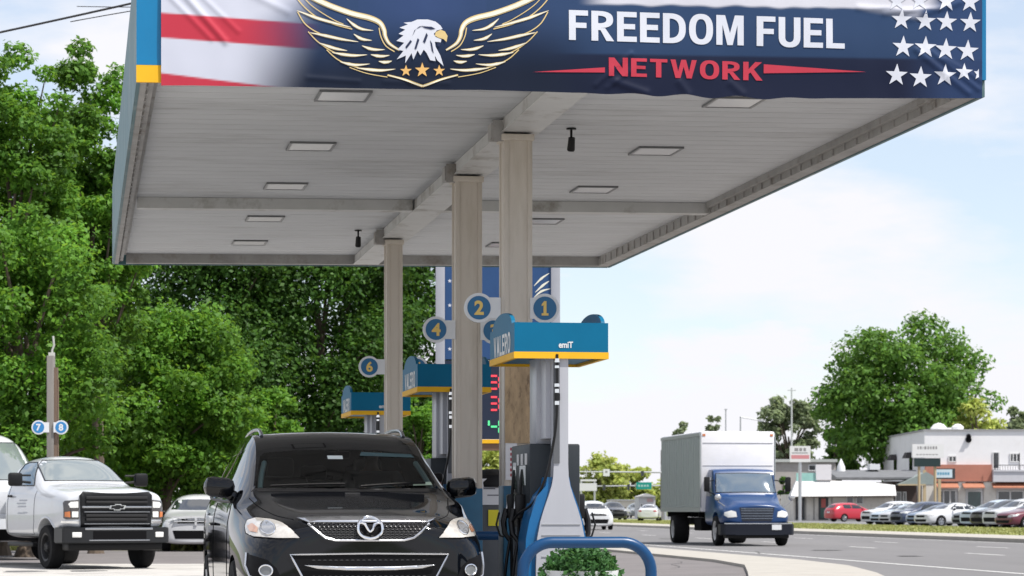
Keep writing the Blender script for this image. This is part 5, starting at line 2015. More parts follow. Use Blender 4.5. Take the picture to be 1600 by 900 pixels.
# ---------------------------------------------------------------- ordinary cars
SEDST = [
    (0.00, [(0, .26), (.48, .26), (.58, .40), (.60, .52), (.58, .62), (.52, .68), (.34, .71), (0, .72)]),
    (0.07, [(0, .20), (.68, .20), (.76, .38), (.78, .54), (.74, .68), (.64, .76), (.40, .80), (0, .81)]),
    (0.35, [(0, .18), (.80, .18), (.86, .36), (.875, .56), (.84, .73), (.74, .84), (.45, .89), (0, .90)]),
    (1.05, [(0, .18), (.84, .18), (.89, .36), (.90, .60), (.88, .80), (.80, .93), (.5, .985), (0, 1.0)]),
    (1.25, [(0, .18), (.84, .18), (.89, .36), (.90, .60), (.88, .83), (.80, .96), (.62, 1.03), (0, 1.05)]),
    (1.75, [(0, .18), (.84, .18), (.89, .36), (.90, .60), (.88, .86), (.80, .99), (.58, 1.24), (0, 1.27)]),
    (2.15, [(0, .18), (.84, .18), (.89, .36), (.90, .60), (.88, .88), (.80, 1.0), (.56, 1.38), (0, 1.43)]),
    (2.75, [(0, .18), (.84, .18), (.89, .36), (.90, .60), (.88, .90), (.80, 1.02), (.56, 1.41), (0, 1.46)]),
    (3.30, [(0, .18), (.84, .18), (.89, .36), (.90, .60), (.88, .92), (.80, 1.03), (.55, 1.34), (0, 1.39)]),
    (3.95, [(0, .18), (.84, .18), (.88, .36), (.89, .60), (.87, .93), (.79, 1.03), (.58, 1.09), (0, 1.11)]),
    (4.45, [(0, .22), (.78, .22), (.84, .38), (.86, .60), (.83, .90), (.74, 1.01), (.5, 1.045), (0, 1.055)]),
    (4.60, [(0, .30), (.62, .30), (.70, .42), (.72, .60), (.70, .80), (.62, .92), (.4, .97), (0, .98)]),
]


def car(name, label, cat, loc, rz, stations, paint, kind, group=None):
    t = thing(name, label, cat, loc, rz, group)
    sed = kind == 'sedan'
    wy = (0.88, 3.68) if sed else (0.98, 3.86)
    wr = 0.325 if sed else 0.37
    me_, bv = shell(stations, 2, arches(wy, wr + .045, .60, wr), 'body')
    link_mesh('body', me_, paint, t)
    if sed:
        ws = [(-.70, 1.055), (0, 1.065), (.70, 1.055), (.54, 1.365), (0, 1.395), (-.54, 1.365)]
        rw = [(-.62, 1.11), (.62, 1.11), (.50, 1.33), (-.50, 1.33)]
        s1 = [(1.60, 1.015), (2.62, 1.035), (2.62, 1.36), (2.2, 1.34), (1.95, 1.22)]
        s2 = [(2.70, 1.035), (3.55, 1.05), (3.42, 1.25), (3.1, 1.34), (2.70, 1.36)]
        hl = [(.42, .62), (.50, .71), (.72, .755), (.83, .72), (.82, .65), (.62, .60)]
        gl = [(-.38, .56), (-.42, .68), (.42, .68), (.38, .56)]
        lo = [(-.5, .30), (-.56, .45), (.56, .45), (.5, .30)]
        tl = [(.50, .78), (.52, .92), (.80, .90), (.80, .78)]
        zp = (.50, .36)
        mz = (1.78, 1.03)
    else:
        ws, s1, s2 = WS, SW1, SW2
        rw = [(-.60, 1.32), (.60, 1.32), (.52, 1.58), (-.52, 1.58)]
        hl = HL
        gl = [(-.48, .88), (-.52, 1.03), (.52, 1.03), (.48, .88)]
        lo = [(-.55, .40), (-.62, .66), (.62, .66), (.55, .40)]
        tl = [(.62, .92), (.60, 1.20), (.78, 1.16), (.84, .95)]
        zp = (.72, .50)
        mz = (1.80, 1.22)
    patch('windshield', GLASSD, t, bv, 'front', ws, 0.006, 0.15)
    patch('rear_window', GLASSD, t, bv, 'back', rw, 0.006, 0.15)
    patch('grille', GM, t, bv, 'front', gl, 0.006, 0.12)
    patch('air_intake', GM, t, bv, 'front', lo, 0.006, 0.12)
    patch('licence_plate', WHITE, t, bv, 'back', [(-.22, zp[0] + .12), (.22, zp[0] + .12), (.22, zp[0] + .24), (-.22, zp[0] + .24)], 0.01, 0.2)
    for s in (-1, 1):
        sd = 'left' if s < 0 else 'right'
        patch('side_window', GLASSD, t, bv, sd, s1, 0.006, 0.15)
        patch('side_window', GLASSD, t, bv, sd, s2, 0.006, 0.15)
        patch('headlight', LENS, t, bv, 'front', [(s * a, b) for a, b in hl], 0.008, 0.08)
        patch('tail_light', TAIL, t, bv, 'back', [(s * a, b) for a, b in tl], 0.008, 0.08)
        mb = MB()
        mb.ball((s * .98, mz[0], mz[1]), .09, 10, (1, .6, .75))
        mb.tube([(s * .82, mz[0], mz[1] - .05), (s * .95, mz[0], mz[1] - .02)], .03, 6)
        mb.build('mirror', BLACKP, t)
        for y in wy:
            wheel(t, s * (.78 if sed else .84), y, wr, wr, .22, s)
    return t


PAINT = {}


def paint(n, c, metal=0.0):
    return mat(n, c, 0.25, metal, coat=0.9, var=0.03)


def ground_at(px, py_bottom):
    Y = CH * F / (py_bottom - HZ)
    return Vector(((px - 800) / F * Y, Y, 0.0))


LOTZ = 0.02
sedan = car('car', 'white sedan at the head of the parked row nearest the lot entrance', 'car', (0, 0, 0), 0, SEDST, paint('car white', (0.60, 0.61, 0.63)), 'sedan', 'cars parked in a row across the road')
suv2 = car('car', 'white suv', 'car', (0, 0, 0), 0, SUVST, paint('car white', (0.60, 0.61, 0.63)), 'suv', 'cars parked in a row across the road')
rowa = R(-62)


def nose(px, Y):
    return ((px - 800) / F * Y, Y, LOTZ)


row = [('suv', 1353, 192, 'car white', (0.60, 0.61, 0.63), 'white suv leftmost in the parked row, next to the red suv', 0.93),
       ('sedan', 1381, 187, 'car silver', (0.50, 0.51, 0.53), 'silver car parked third from the left in the row', 1.02),
       ('sedan', 1367, 189.5, 'car pale blue', (0.42, 0.50, 0.58), 'pale blue car wedged between the white suv and the silver car', 1.02),
       ('suv', 1399, 182, 'car navy', (0.03, 0.045, 0.09), 'dark navy suv parked right of the silver car in the row', 0.90),
       ('sedan', 1424, 177, 'car steel blue', (0.17, 0.23, 0.33), 'steel blue car squeezed between the navy suv and the white sedan', 1.0),
       ('sedan', 1438, 169, 'car white', (0.60, 0.61, 0.63), 'white sedan with black wheels in the middle of the parked row', 1.06),
       ('sedan', 1497, 163, 'car grey', (0.13, 0.145, 0.15), 'dark grey car parked right of the white sedan', 1.05),
       ('suv', 1510, 160.5, 'car pale blue', (0.42, 0.50, 0.58), 'pale blue suv parked between the dark grey car and the black suv', 0.93),
       ('suv', 1526, 158, 'car black', (0.012, 0.013, 0.016), 'black suv parked right of the pale blue suv', 0.92),
       ('suv', 1546, 155, 'car silver', (0.50, 0.51, 0.53), 'silver suv parked between the black suv and the maroon car', 0.95),
       ('sedan', 1566, 152, 'car maroon', (0.12, 0.015, 0.03), 'dark maroon car at the right edge of the picture', 1.08)]
for i, (kd, px, Y, pn_, pc, lab, sc) in enumerate(row):
    src = sedan if kd == 'sedan' else suv2
    dup(src, nose(px, Y), rowa, lab, paint(pn_, pc), (sc, sc, sc))
q = ground_at(1338, 815.5)
o = dup(suv2, (q.x + 1.4, q.y, LOTZ), R(118), 'red suv parked with its back towards us in front of the low white shop', paint('car red', (0.42, 0.01, 0.03)), (.92,) * 3)
o['group'] = 'cars by the shops'
o = dup(sedan, nose(1352, 246), R(-70), 'dark purple car half hidden behind the red suv', paint('car plum', (0.09, 0.02, 0.06)), (1, 1, 1.05))
o['group'] = 'cars by the shops'
o = dup(sedan, nose(1258, 262), R(70), 'white car parked behind the blue box truck by the shop', paint('car white', (0.60, 0.61, 0.63)), (1.05,) * 3)
o['group'] = 'cars by the shops'
# traffic
q = ground_at(935, 828)
o = dup(suv2, (q.x, q.y, 0), math.atan(0.10), 'white car coming towards the camera on the road beside the pump', paint('car pearl', (0.66, 0.67, 0.68)), (.93, .93, .88))
o['group'] = 'cars on the far road'
q = at(1019, 812, 232)
o = dup(sedan, (q.x, 232 , 0.12), R(172), 'white sedan seen from behind beyond the verge left of the box truck', paint('car white', (0.60, 0.61, 0.63)), (1,) * 3)
o['group'] = 'cars on the far road'
q = at(966, 810, 255)
o = dup(suv2, (q.x, 255, 0.02), R(8), 'dark suv far down the road behind the white car', paint('car black', (0.012, 0.013, 0.016)), (1,) * 3)
o['group'] = 'cars on the far road'
q = at(998, 806, 330)
o = dup(suv2, (q.x, 330, 0.02), R(5), 'dark grey suv farthest away on the road left of the white sedan', paint('car grey', (0.13, 0.145, 0.15)), (1,) * 3)
o['group'] = 'cars on the far road'
bpy.data.objects.remove(sedan) if False else None
# white car beyond the heavy pickup on the forecourt
q = at(306, 850, 72)
wc = dup(suv2, (q.x, 72, 0.0), R(4), 'white car with a cross barred grille behind the black suv', paint('car white', (0.60, 0.61, 0.63)), (1.0, 1.0, .86))
wc['group'] = 'cars waiting beyond the forecourt'
for ch in wc.children:
    if ch.name.startswith('grille'):
        xb = MB()
        xb.span(-.58, .58, -.03, .02, .93, .965)
        xb.span(-.03, .03, -.03, .02, .82, 1.06)
        xb.span(-.62, .62, -.02, .03, 1.05, 1.09)
        xb.build('cross_bar', paint('car white', (0.60, 0.61, 0.63)), ch, smooth=False)
# prototypes go away with their parts
for pr in (sedan, suv2):
    for ch in list(pr.children):
        for g_ in list(ch.children):
            bpy.data.objects.remove(g_)
        bpy.data.objects.remove(ch)
    bpy.data.objects.remove(pr)

# ---------------------------------------------------------------- white van behind the heavy pickup
VST = [
    (0.00, [(0, .55), (.60, .55), (.70, .75), (.72, .95), (.70, 1.10), (.62, 1.2), (.4, 1.25), (0, 1.27)]),
    (0.10, [(0, .45), (.85, .45), (.93, .70), (.95, .95), (.92, 1.15), (.8, 1.28), (.5, 1.34), (0, 1.36)]),
    (0.80, [(0, .40), (.95, .40), (1.0, .70), (1.02, 1.0), (1.0, 1.3), (.93, 1.52), (.7, 1.65), (0, 1.68)]),
    (1.00, [(0, .40), (.96, .40), (1.01, .70), (1.03, 1.0), (1.01, 1.4), (.95, 1.66), (.82, 1.82), (0, 1.86)]),
    (1.50, [(0, .40), (.96, .40), (1.01, .70), (1.03, 1.0), (1.01, 1.5), (.96, 1.9), (.80, 2.42), (0, 2.46)]),
    (1.85, [(0, .40), (.96, .40), (1.01, .70), (1.03, 1.0), (1.01, 1.5), (.96, 2.0), (.78, 2.80), (0, 2.86)]),
    (2.30, [(0, .40), (.96, .40), (1.01, .70), (1.03, 1.0), (1.01, 1.5), (.96, 2.0), (.80, 2.90), (0, 2.95)]),
    (6.00, [(0, .40), (.96, .40), (1.01, .70), (1.03, 1.0), (1.01, 1.5), (.96, 2.0), (.80, 2.90), (0, 2.95)]),
    (6.20, [(0, .45), (.9, .45), (.97, .70), (.99, 1.0), (.97, 1.5), (.92, 2.0), (.75, 2.80), (0, 2.85)]),
]
q = at(56, 800, 61)
van = thing('van', 'tall white van behind the white pickup at the left edge', 'van', (q.x, 60, 0), R(38))
me_, vb = shell(VST, 3, arches((1.0, 4.9), .42, .62, .37), 'body')
link_mesh('body', me_, PWH, van)
w = patch('windshield', WINL, van, vb, 'front', [(-.84, 1.80), (.84, 1.80), (.76, 2.5), (.70, 2.66), (-.70, 2.66), (-.76, 2.5)], 0.006, 0.15)
rim('windshield_seal', BLACKP, w, vb, 'front', [(-.84, 1.80), (.84, 1.80), (.76, 2.5), (.70, 2.66), (-.70, 2.66), (-.76, 2.5)], 0.012, 0.004)
patch('grille', GM, van, vb, 'front', [(-.5, .8), (.5, .8), (.55, 1.1), (-.55, 1.1)], 0.006, 0.15)
for s in (-1, 1):
    patch('side_window', GLASSD, van, vb, 'left' if s < 0 else 'right', [(1.3, 1.6), (2.3, 1.6), (2.3, 2.3), (1.75, 2.3)], 0.006, 0.15)
    patch('headlight', LENS, van, vb, 'front', [(s * a, b) for a, b in ((.6, .95), (.62, 1.15), (.85, 1.2), (.9, 1.0))], 0.008, 0.1)
    mb = MB()
    mb.box((s * 1.18, 1.25, 1.95), (.22, .14, .34), bev=.06)
    mb.tube([(s * .95, 1.3, 1.8), (s * 1.12, 1.26, 1.86)], .03, 6)
    mb.build('mirror', PWH, van)
    for y in (1.0, 4.9):
        wheel(van, s * .9, y, .36, .36, .24, s, RIMB, steel=True)
# ---------------------------------------------------------------- trees
BARK = mat('bark', (0.10, 0.075, 0.055), 0.9, var=0.35, vscale=3, bump=0.5, bscale=12, stretch=(1, 1, 0.2))


def tree(name, label, px, Y, top, halfw, base_py, leaf, n, lm, group=None, nc=46, trunk=0.22, skew=0.0, flat=1.0, rcs=(0.20, 0.40), seed=1, hole=0.0, depth=0.8):
    g = np.random.default_rng(seed)
    sc = F / Y
    X = (px - 800) / sc
    h = CH + (HZ - top) / sc
    zb = max(0.15, CH + (HZ - base_py) / sc)
    rx = halfw / sc
    rz = (h - zb) / 2
    t = thing(name, label, 'tree', (X, Y, 0), 0, group)
    cs, rs = [], []
    k = 0
    while len(cs) < nc and k < 6000:
        k += 1
        d = g.normal(0, 1, 3)
        d /= np.linalg.norm(d)
        q = d * g.uniform(0.25, 1.0) ** 0.55
        rc = g.uniform(*rcs)
        # broad shouldered outline, narrower towards the foot
        w = 1.0 - 0.16 * max(0, -q[2]) ** 1.5
        lim = 1 - rc * 0.75
        c = np.array([q[0] * rx * w * lim, q[1] * rx * depth * w * lim, q[2] * rz * (1 - rc * 0.6 * rx / max(rz, .1) * 0.6)])
        if hole and g.uniform() < hole and abs(q[0]) > 0.5:
            continue
        cs.append(c)
        rs.append(rc * rx)
    cs, rs = np.array(cs), np.array(rs)
    w = rs ** 2
    w /= w.sum()
    idx = g.choice(len(cs), n, p=w)
    d = g.normal(0, 1, (n, 3))
    d[:, 2] += 0.25
    d /= np.linalg.norm(d, axis=1, keepdims=True)
    rad = g.uniform(0.35, 1.0, n) ** 0.6
    rad *= 1 + 0.22 * np.sin(d[:, 0] * 7 + idx) * np.sin(d[:, 1] * 6 + idx * 2) + 0.16 * np.sin(d[:, 2] * 9 + idx * 3)
    C = cs[idx] + d * (rs[idx] * rad)[:, None] * np.array([1, 1, 0.78 * flat])
    C[:, 2] += zb + rz
    C[:, 0] += skew * (C[:, 2] - zb)
    keep = C[:, 2] > 0.12
    C, d = C[keep], d[keep]
    nr = d * 0.55 + np.array([0.10, -0.10, 0.55])
    global rng
    rng = g
    raw_mesh('crown', leaf_quads(C, leaf, nr, 0.55, 0.62, 0.3), 4, lm, t)
    mb = MB()
    tr = trunk
    top_ = zb + rz * 1.1
    pts = [(0, 0, 0), (0.05 * rx * g.normal(), 0.03, top_ * 0.35), (0.08 * rx * g.normal() + skew * rz * .5, 0, top_ * 0.7), (skew * rz, 0, top_)]
    mb.tube(smooth3(pts, 4), [tr * (1 - 0.75 * i / 12) for i in range(13)], 9)
    mb.cyl((0, 0, -0.02), (0, 0, 0.25), tr * 1.5, tr * 0.95, 9)
    for i in g.choice(len(cs), min(len(cs), 18), replace=False):
        c = cs[i] + np.array([skew * (cs[i][2] + rz), 0, zb + rz])
        z0 = min(top_ * 0.9, max(zb * 0.6 + 0.3, c[2] * 0.55))
        a = np.array([skew * max(0, z0 - zb) * .8, 0, z0])
        m_ = (a + c) / 2 + np.array([0, 0, 0.10 * rx])
        mb.tube(smooth3([a, m_, c], 4), [tr * 0.42 * (1 - 0.8 * j / 8) for j in range(9)], 6)
    mb.build('trunk', BARK, t)
    return t


LG1 = leafmat('fresh maple leaves', (0.055, 0.155, 0.016), (0.122, 0.27, 0.028), 0.45)
LG2 = leafmat('shaded deep green leaves', (0.026, 0.078, 0.012), (0.064, 0.155, 0.018), 0.40)  # darkened: deep shade behind the columns is put into the leaf colour
LG3 = leafmat('bright shrub leaves', (0.058, 0.16, 0.016), (0.128, 0.28, 0.028), 0.45)
LG4 = leafmat('hazy far leaves', (0.12, 0.16, 0.09), (0.24, 0.30, 0.15), 0.35)  # distance haze is put into the leaf colour
LG5 = leafmat('yellow green far leaves', (0.22, 0.29, 0.06), (0.42, 0.47, 0.13), 0.4)  # paled for the far trees, with their haze put into the colour
LG6 = leafmat('oak leaves', (0.06, 0.15, 0.022), (0.115, 0.24, 0.036), 0.40)
GL = 'trees behind the station'
tree('maple_tree', 'tall maple tree at the far left edge, its top the highest of all', 5, 66, 14, 120, 600, 0.132, 40000, LG1, GL, 110, 0.16, 0.02, seed=3, rcs=(.14, .32))
tree('maple_tree', 'tall maple tree just left of the canopy corner', 150, 69, 52, 112, 640, 0.132, 40000, LG1, GL, 110, 0.16, seed=11, rcs=(.14, .32))
tree('maple_tree', 'maple tree filling the gap between the two tall left trees', 85, 73, 150, 140, 680, 0.14, 34000, LG1, GL, 90, 0.16, seed=12, rcs=(.14, .32))
tree('maple_tree', 'broad maple tree behind the post with signs 7 and 8', 40, 64, 300, 190, 800, 0.125, 46000, LG1, GL, 120, 0.2, seed=5, rcs=(.12, .28))
tree('shrub_tree', 'bright green bushy tree between the white pickup and the black suv', 255, 82, 462, 168, 812, 0.15, 60000, LG3, GL, 120, 0.16, seed=8, rcs=(.12, .30))
tree('shrub_tree', 'bushy tree behind the post with signs 7 and 8, left of the bright bush', 105, 83, 575, 105, 812, 0.155, 24000, LG3, GL, 60, 0.12, seed=9, rcs=(.14, .30))
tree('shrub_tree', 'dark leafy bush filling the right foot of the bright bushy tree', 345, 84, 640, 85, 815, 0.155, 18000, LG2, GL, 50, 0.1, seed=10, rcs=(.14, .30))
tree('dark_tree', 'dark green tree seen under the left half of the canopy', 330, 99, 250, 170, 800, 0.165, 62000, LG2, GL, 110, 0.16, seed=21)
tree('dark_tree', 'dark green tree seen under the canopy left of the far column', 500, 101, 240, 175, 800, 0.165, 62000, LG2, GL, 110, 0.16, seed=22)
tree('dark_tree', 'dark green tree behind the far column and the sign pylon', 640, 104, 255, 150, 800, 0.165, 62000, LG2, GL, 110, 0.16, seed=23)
tree('shrub_tree', 'low bright green bush behind the black suv roof', 425, 85, 592, 62, 800, 0.14, 16000, LG3, GL, 28, 0.1, seed=31)
tree('shrub_tree', 'yellow green bush seen between the far column and the middle pump', 655, 90, 600, 58, 800, 0.112, 16000, LG3, GL, 28, 0.1, seed=32)
tree('shrub_tree', 'bright bush seen through the gap under the price sign', 770, 95, 690, 60, 800, 0.2, 4000, LG5, GL, 22, 0.1, seed=33)
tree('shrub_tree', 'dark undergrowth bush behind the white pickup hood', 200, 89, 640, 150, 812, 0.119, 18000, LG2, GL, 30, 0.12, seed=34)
GF = 'trees across the road'
tree('oak_tree', 'huge round oak tree towering behind the two storey white building', 1417, 292, 490, 152, 770, 0.48, 46000, LG6, GF, 120, 0.8, seed=41, rcs=(.12, .30))
tree('oak_tree', 'smaller light green tree right of the big oak behind the white building roof', 1527, 286, 624, 52, 720, 0.45, 6000, LG5, GF, 26, 0.4, seed=42)
tree('oak_tree', 'dark tree left of the big oak behind the sign board', 1310, 300, 600, 42, 760, 0.55, 6000, LG6, GF, 26, 0.4, seed=43)
tree('hazy_tree', 'hazy grey green tree above the box truck', 1232, 345, 606, 54, 775, 0.5, 13000, LG4, GF, 60, 0.4, seed=44, rcs=(.12, .30))
tree('hazy_tree', 'grey green tree at the right edge of the picture behind the white building', 1598, 320, 628, 34, 720, 0.55, 4000, LG4, GF, 24, 0.4, seed=45)
tree('hazy_tree', 'low hazy tree peeking over the box truck roof', 1135, 370, 672, 48, 760, 0.6, 4000, LG4, GF, 24, 0.3, seed=46)
tree('pine_tree', 'thin wispy pine tree above the left corner of the cargo box', 1066, 360, 650, 21, 720, 0.5, 800, LG4, GF, 12, 0.25, seed=47, rcs=(.25, .4), hole=.3)
tree('pine_tree', 'thin wispy pine tree above the middle of the cargo box', 1112, 365, 646, 19, 700, 0.5, 700, LG4, GF, 10, 0.25, seed=48, rcs=(.25, .4), hole=.3)
tree('roadside_tree', 'pale yellow green tree behind the traffic signs at the end of the road', 938, 400, 713, 52, 800, 0.65, 6500, LG5, GF, 30, 0.4, seed=49)
tree('roadside_tree', 'pale green tree right of the traffic signs at the end of the road', 985, 430, 724, 40, 800, 0.65, 5000, LG5, GF, 26, 0.4, seed=50)
tree('roadside_tree', 'low pale tree between the green street sign and the box truck', 1030, 440, 752, 45, 800, 0.6, 4000, LG5, GF, 22, 0.3, seed=51)
tree('roadside_tree', 'pale tree behind the nearest pump at the end of the road', 880, 420, 735, 45, 800, 0.6, 3500, LG5, GF, 22, 0.3, seed=52)

# hedge closing the view under the trees
g_ = np.random.default_rng(77)
n_ = 16000
hx_ = g_.uniform(-24, -0.5, n_)
C_ = np.stack([hx_, 114 + g_.normal(0, .8, n_), np.abs(g_.uniform(0, 1, n_)) ** .8 * (3.8 + 1.0 * np.sin(hx_ * 1.3) + .6 * np.sin(hx_ * 3.1))], 1)
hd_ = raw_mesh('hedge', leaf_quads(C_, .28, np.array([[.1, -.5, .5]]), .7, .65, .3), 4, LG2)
meta(hd_, 'long dark hedge running under the trees behind the station', 'hedge')
# ---------------------------------------------------------------- post with signs 7 and 8, wires
Yq = 57.0
t = thing('sign_post', 'weathered grey steel post carrying the 7 and 8 signs in front of the trees', 'post', (at(83, 800, Yq).x, Yq, 0))
mb = MB()
zt = at(83, 556, Yq).z
mb.span(-.12, .03, -.10, .10, 0, zt, bev=.01)
mb.build('post_shaft', mat('weathered post grey', (0.20, 0.185, 0.17), 0.7, var=0.25, vscale=2, stain=(0.10, 0.07, 0.05), stain_amt=0.7, stretch=(3, 3, .3)), t)
mb = MB()
mb.span(.032, .10, -.07, .07, 0, zt - .25)
mb.cyl((.115, -.06, 0), (.115, -.06, zt - .5), .018)
mb.build('conduit', mat('rusty conduit', (0.15, 0.10, 0.07), 0.7, var=0.3, stain=(0.30, 0.24, 0.18), stain_amt=0.6, stretch=(3, 3, .3)), t)
mb = MB()
mb.tube([(-.02, 0, zt), (-.02, 0, zt + .12), (.02, 0, zt + .22), (.0, 0, zt + .42)], .022, 8)
mb.box((-.03, 0, zt + .03), (.12, .12, .08))
mb.build('pipe_stub', mat('pale pipe', (0.5, 0.5, 0.46), 0.6), t)
SB2 = mat('number sign light blue', (0.03, 0.20, 0.46), 0.4)
number_sign('7', (at(62, 668, Yq).x, Yq - .12, at(62, 668, Yq).z), 0, .22, 'pale blue round number 7 sign on the left of the weathered post', SB2, SIGNW, r=.150)
number_sign('8', (at(97, 668, Yq).x, Yq - .12, at(97, 668, Yq).z), 0, -.16, 'pale blue round number 8 sign on the right of the weathered post', SB2, SIGNW, r=.150)
WIRE = mat('wire black', (0.02, 0.02, 0.022), 0.6)
for (a, b, sag, r_, lab) in (((-120, 76), (560, -78), 3, .022, 'thick overhead cable crossing the sky above the left trees'), ((110, 34), (560, -30), -5, .010, 'thin overhead wire beside the canopy top corner'),
                             ((120, 10), (520, 6), 3, .008, 'thin higher overhead wire beside the canopy top corner')):
    mb = MB()
    pts = []
    for i in range(17):
        f = i / 16
        pts.append(at(a[0] + (b[0] - a[0]) * f, a[1] + (b[1] - a[1]) * f + sag * 4 * f * (1 - f), 55))
    mb.tube(pts, r_, 6)
    meta(mb.build('overhead_wire', WIRE), lab, 'wire')
LOWW = mat('wire grey', (0.25, 0.25, 0.27), 0.6)
# ---------------------------------------------------------------- buildings across the road
BW = mat('white painted brick', (0.74, 0.735, 0.745), 0.7, var=0.05, vscale=1.0, stain=(0.55, 0.54, 0.53), stain_amt=0.5, stain_scale=0.5, bump=0.1, bscale=6)
SHOPW = mat('shop wall cream', (0.62, 0.59, 0.54), 0.8, var=0.12, vscale=0.8, stain=(0.34, 0.31, 0.28), stain_amt=0.6)
TERR = mat('terracotta band', (0.40, 0.165, 0.115), 0.7, var=0.12, vscale=1.0)
GREYR = mat('grey shingle roof', (0.14, 0.145, 0.155), 0.8, var=0.25, vscale=1.5)
FRAMEW = mat('window frame white', (0.6, 0.6, 0.6), 0.5)


class Fac:
    """flat facade helper at depth Y: pixel rows and columns become metres"""

    def __init__(s, Y, X0=0.0):
        s.Y, s.k, s.X0 = Y, Y / F, X0

    def x(s, px):
        return (px - 800) * s.k - s.X0

    def z(s, py):
        return max(0.0, CH + (HZ - py) * s.k)

    def slab(s, mb, px0, px1, py0, py1, y0, y1):
        mb.span(s.x(px0), s.x(px1), y0, y1, s.z(py1), s.z(py0))
        return mb


def window(f, parent, px0, px1, py0, py1, y=0.0, panes=1, glassm=GLASSD, fm=FRAMEW, name='window', fr=0.10):
    mb = MB()
    x0_, x1_, z0_, z1_ = f.x(px0), f.x(px1), f.z(py1), f.z(py0)
    mb.span(x0_, x0_ + fr, y - .06, y + .05, z0_, z1_)
    mb.span(x1_ - fr, x1_, y - .06, y + .05, z0_, z1_)
    mb.span(x0_ + fr, x1_ - fr, y - .06, y + .05, z1_ - fr, z1_)
    mb.span(x0_ + fr, x1_ - fr, y - .06, y + .05, z0_, z0_ + fr)
    for i in range(1, panes):
        xm = x0_ + (x1_ - x0_) * i / panes
        mb.span(xm - fr / 2, xm + fr / 2, y - .06, y + .05, z0_ + fr, z1_ - fr)
    w_ = mb.build(name, fm, parent, smooth=False)
    mb = MB()
    mb.span(x0_ + fr, x1_ - fr, y - .025, y + .04, z0_ + fr, z1_ - fr)
    mb.build('pane', glassm, w_, smooth=False)
    return w_


# two storey white building
Yb = 262.0
f = Fac(Yb)
t = thing('two_storey_building', 'two storey white brick building with a terracotta band across the road', 'building', (f.x(1445), Yb, 0))
f.X0 = t.location.x
xr = f.x(1720)
zr = f.z(673)
mb = MB()
mb.span(0, xr, .12, 29, 0.02, zr)
w_ = mb.build('wall', BW, t, smooth=False)
mb = MB()
mb.span(-.12, xr, -.02, .6, zr, zr + .14)
mb.span(-.12, .6, .6, 29.1, zr, zr + .14)
mb.build('parapet', mat('parapet grey', (0.30, 0.30, 0.30), 0.7), t, smooth=False)
mb = MB()
f.slab(mb, 1445, 1549, 726, 752, -.25, .118)
mb.build('terracotta_band', TERR, t, smooth=False)
mb = MB()
f.slab(mb, 1549.5, 1720, 737, 753, -.9, .118)
f.slab(mb, 1549.5, 1720, 734.5, 737, -1.0, .118)
mb.build('balcony', mat('balcony grey', (0.50, 0.50, 0.53), 0.7, var=.05), t, smooth=False)
mb = MB()
for px in range(1552, 1720, 4):
    mb.cyl((f.x(px), -.92, f.z(734.5)), (f.x(px), -.92, f.z(727)), .022, n=5)
mb.span(f.x(1550), f.x(1720), -.95, -.90, f.z(727.5), f.z(726.5))
for px in (1552, 1590, 1628):
    mb.cyl((f.x(px), -.92, f.z(734.5)), (f.x(px), -.92, f.z(708)), .05, n=6)
mb.build('railing', mat('railing dark', (0.03, 0.03, 0.035), 0.5), t, smooth=False)
for a_, b_ in ((1462, 1496), (1503, 1536), (1549, 1640)):
    mb = MB()
    mb.prism([(-1.1, f.z(763)), (-1.1, f.z(761.5)), (.115, f.z(753.5)), (.115, f.z(756))], lambda y_, z_: (f.x(a_), y_, z_), lambda y_, z_: (f.x(b_), y_, z_))
    mb.build('awning', mat('awning terracotta', (0.36, 0.15, 0.09), 0.8, var=.15), t, smooth=False)
window(f, t, 1464, 1495, 765, 806, .09, 3, name='shop_front', fr=.14)
window(f, t, 1510, 1535, 766, 800, .09, 1, name='shop_front', fr=.14, glassm=mat('green shop glass', (0.02, 0.05, 0.05), .05, coat=.6))
window(f, t, 1558, 1620, 766, 790, .09, 3, name='shop_front', fr=.14)
for px0, px1, py0, py1, n_ in ((1482, 1495, 712, 722, 2), (1578, 1594, 708, 722, 3)):
    window(f, t, px0, px1, py0, py1, .09, n_)
window(f, t, 1551, 1562, 706, 733, .09, 1, name='balcony_door')
mb = MB()
mb.cyl((f.x(1513.5), -.05, f.z(687)), (f.x(1513.5), .118, f.z(687)), .30, n=8)
mb.cyl((f.x(1513.5), -.3, f.z(683)), (f.x(1513.5), .118, f.z(681)), .22, n=8)
mb.build('wall_vent', DARK, t, smooth=False)
# arched windows on the left side wall
for yy in (9.0, 20.0):
    mb = MB()
    pts = [(-.55, f.z(738)), (-.55, f.z(712))] + [(.55 * math.cos(R(a)), f.z(712) + .55 * math.sin(R(a))) for a in range(180, -1, -30)] + [(.55, f.z(738))]
    mb.prism(pts, lambda a, b: (-.05, yy + a * 1.8, b), lambda a, b: (.0, yy + a * 1.8, b))
    wn = mb.build('arched_window', GLASSD, t, smooth=False)
    mb = MB()
    mb.prism([(yy - 1.3, f.z(713)), (yy + 1.3, f.z(713)), (yy + .9, f.z(704)), (yy - .9, f.z(704))], lambda a, b: (-.75 + (b - f.z(713)) * .4, a, b), lambda a, b: (-.05, a, b))
    mb.build('hood', mat('dark awning', (0.04, 0.035, 0.035), 0.8), wn, smooth=False)
mb = MB()
mb.lathe([(.8, zr + .1), (.85, zr + .35), (.5, zr + .75), (.02, zr + .9)], Matrix.Translation((f.x(1477), 4, 0)), 14)
mb.lathe([(.55, zr + .1), (.6, zr + .5), (.3, zr + .75), (.02, zr + .8)], Matrix.Translation((f.x(1507), 4, 0)), 14)
mb.span(f.x(1488), f.x(1496), 3.5, 4.5, zr + .1, zr + .4)
mb.build('roof_ventilator', WHITE, t)
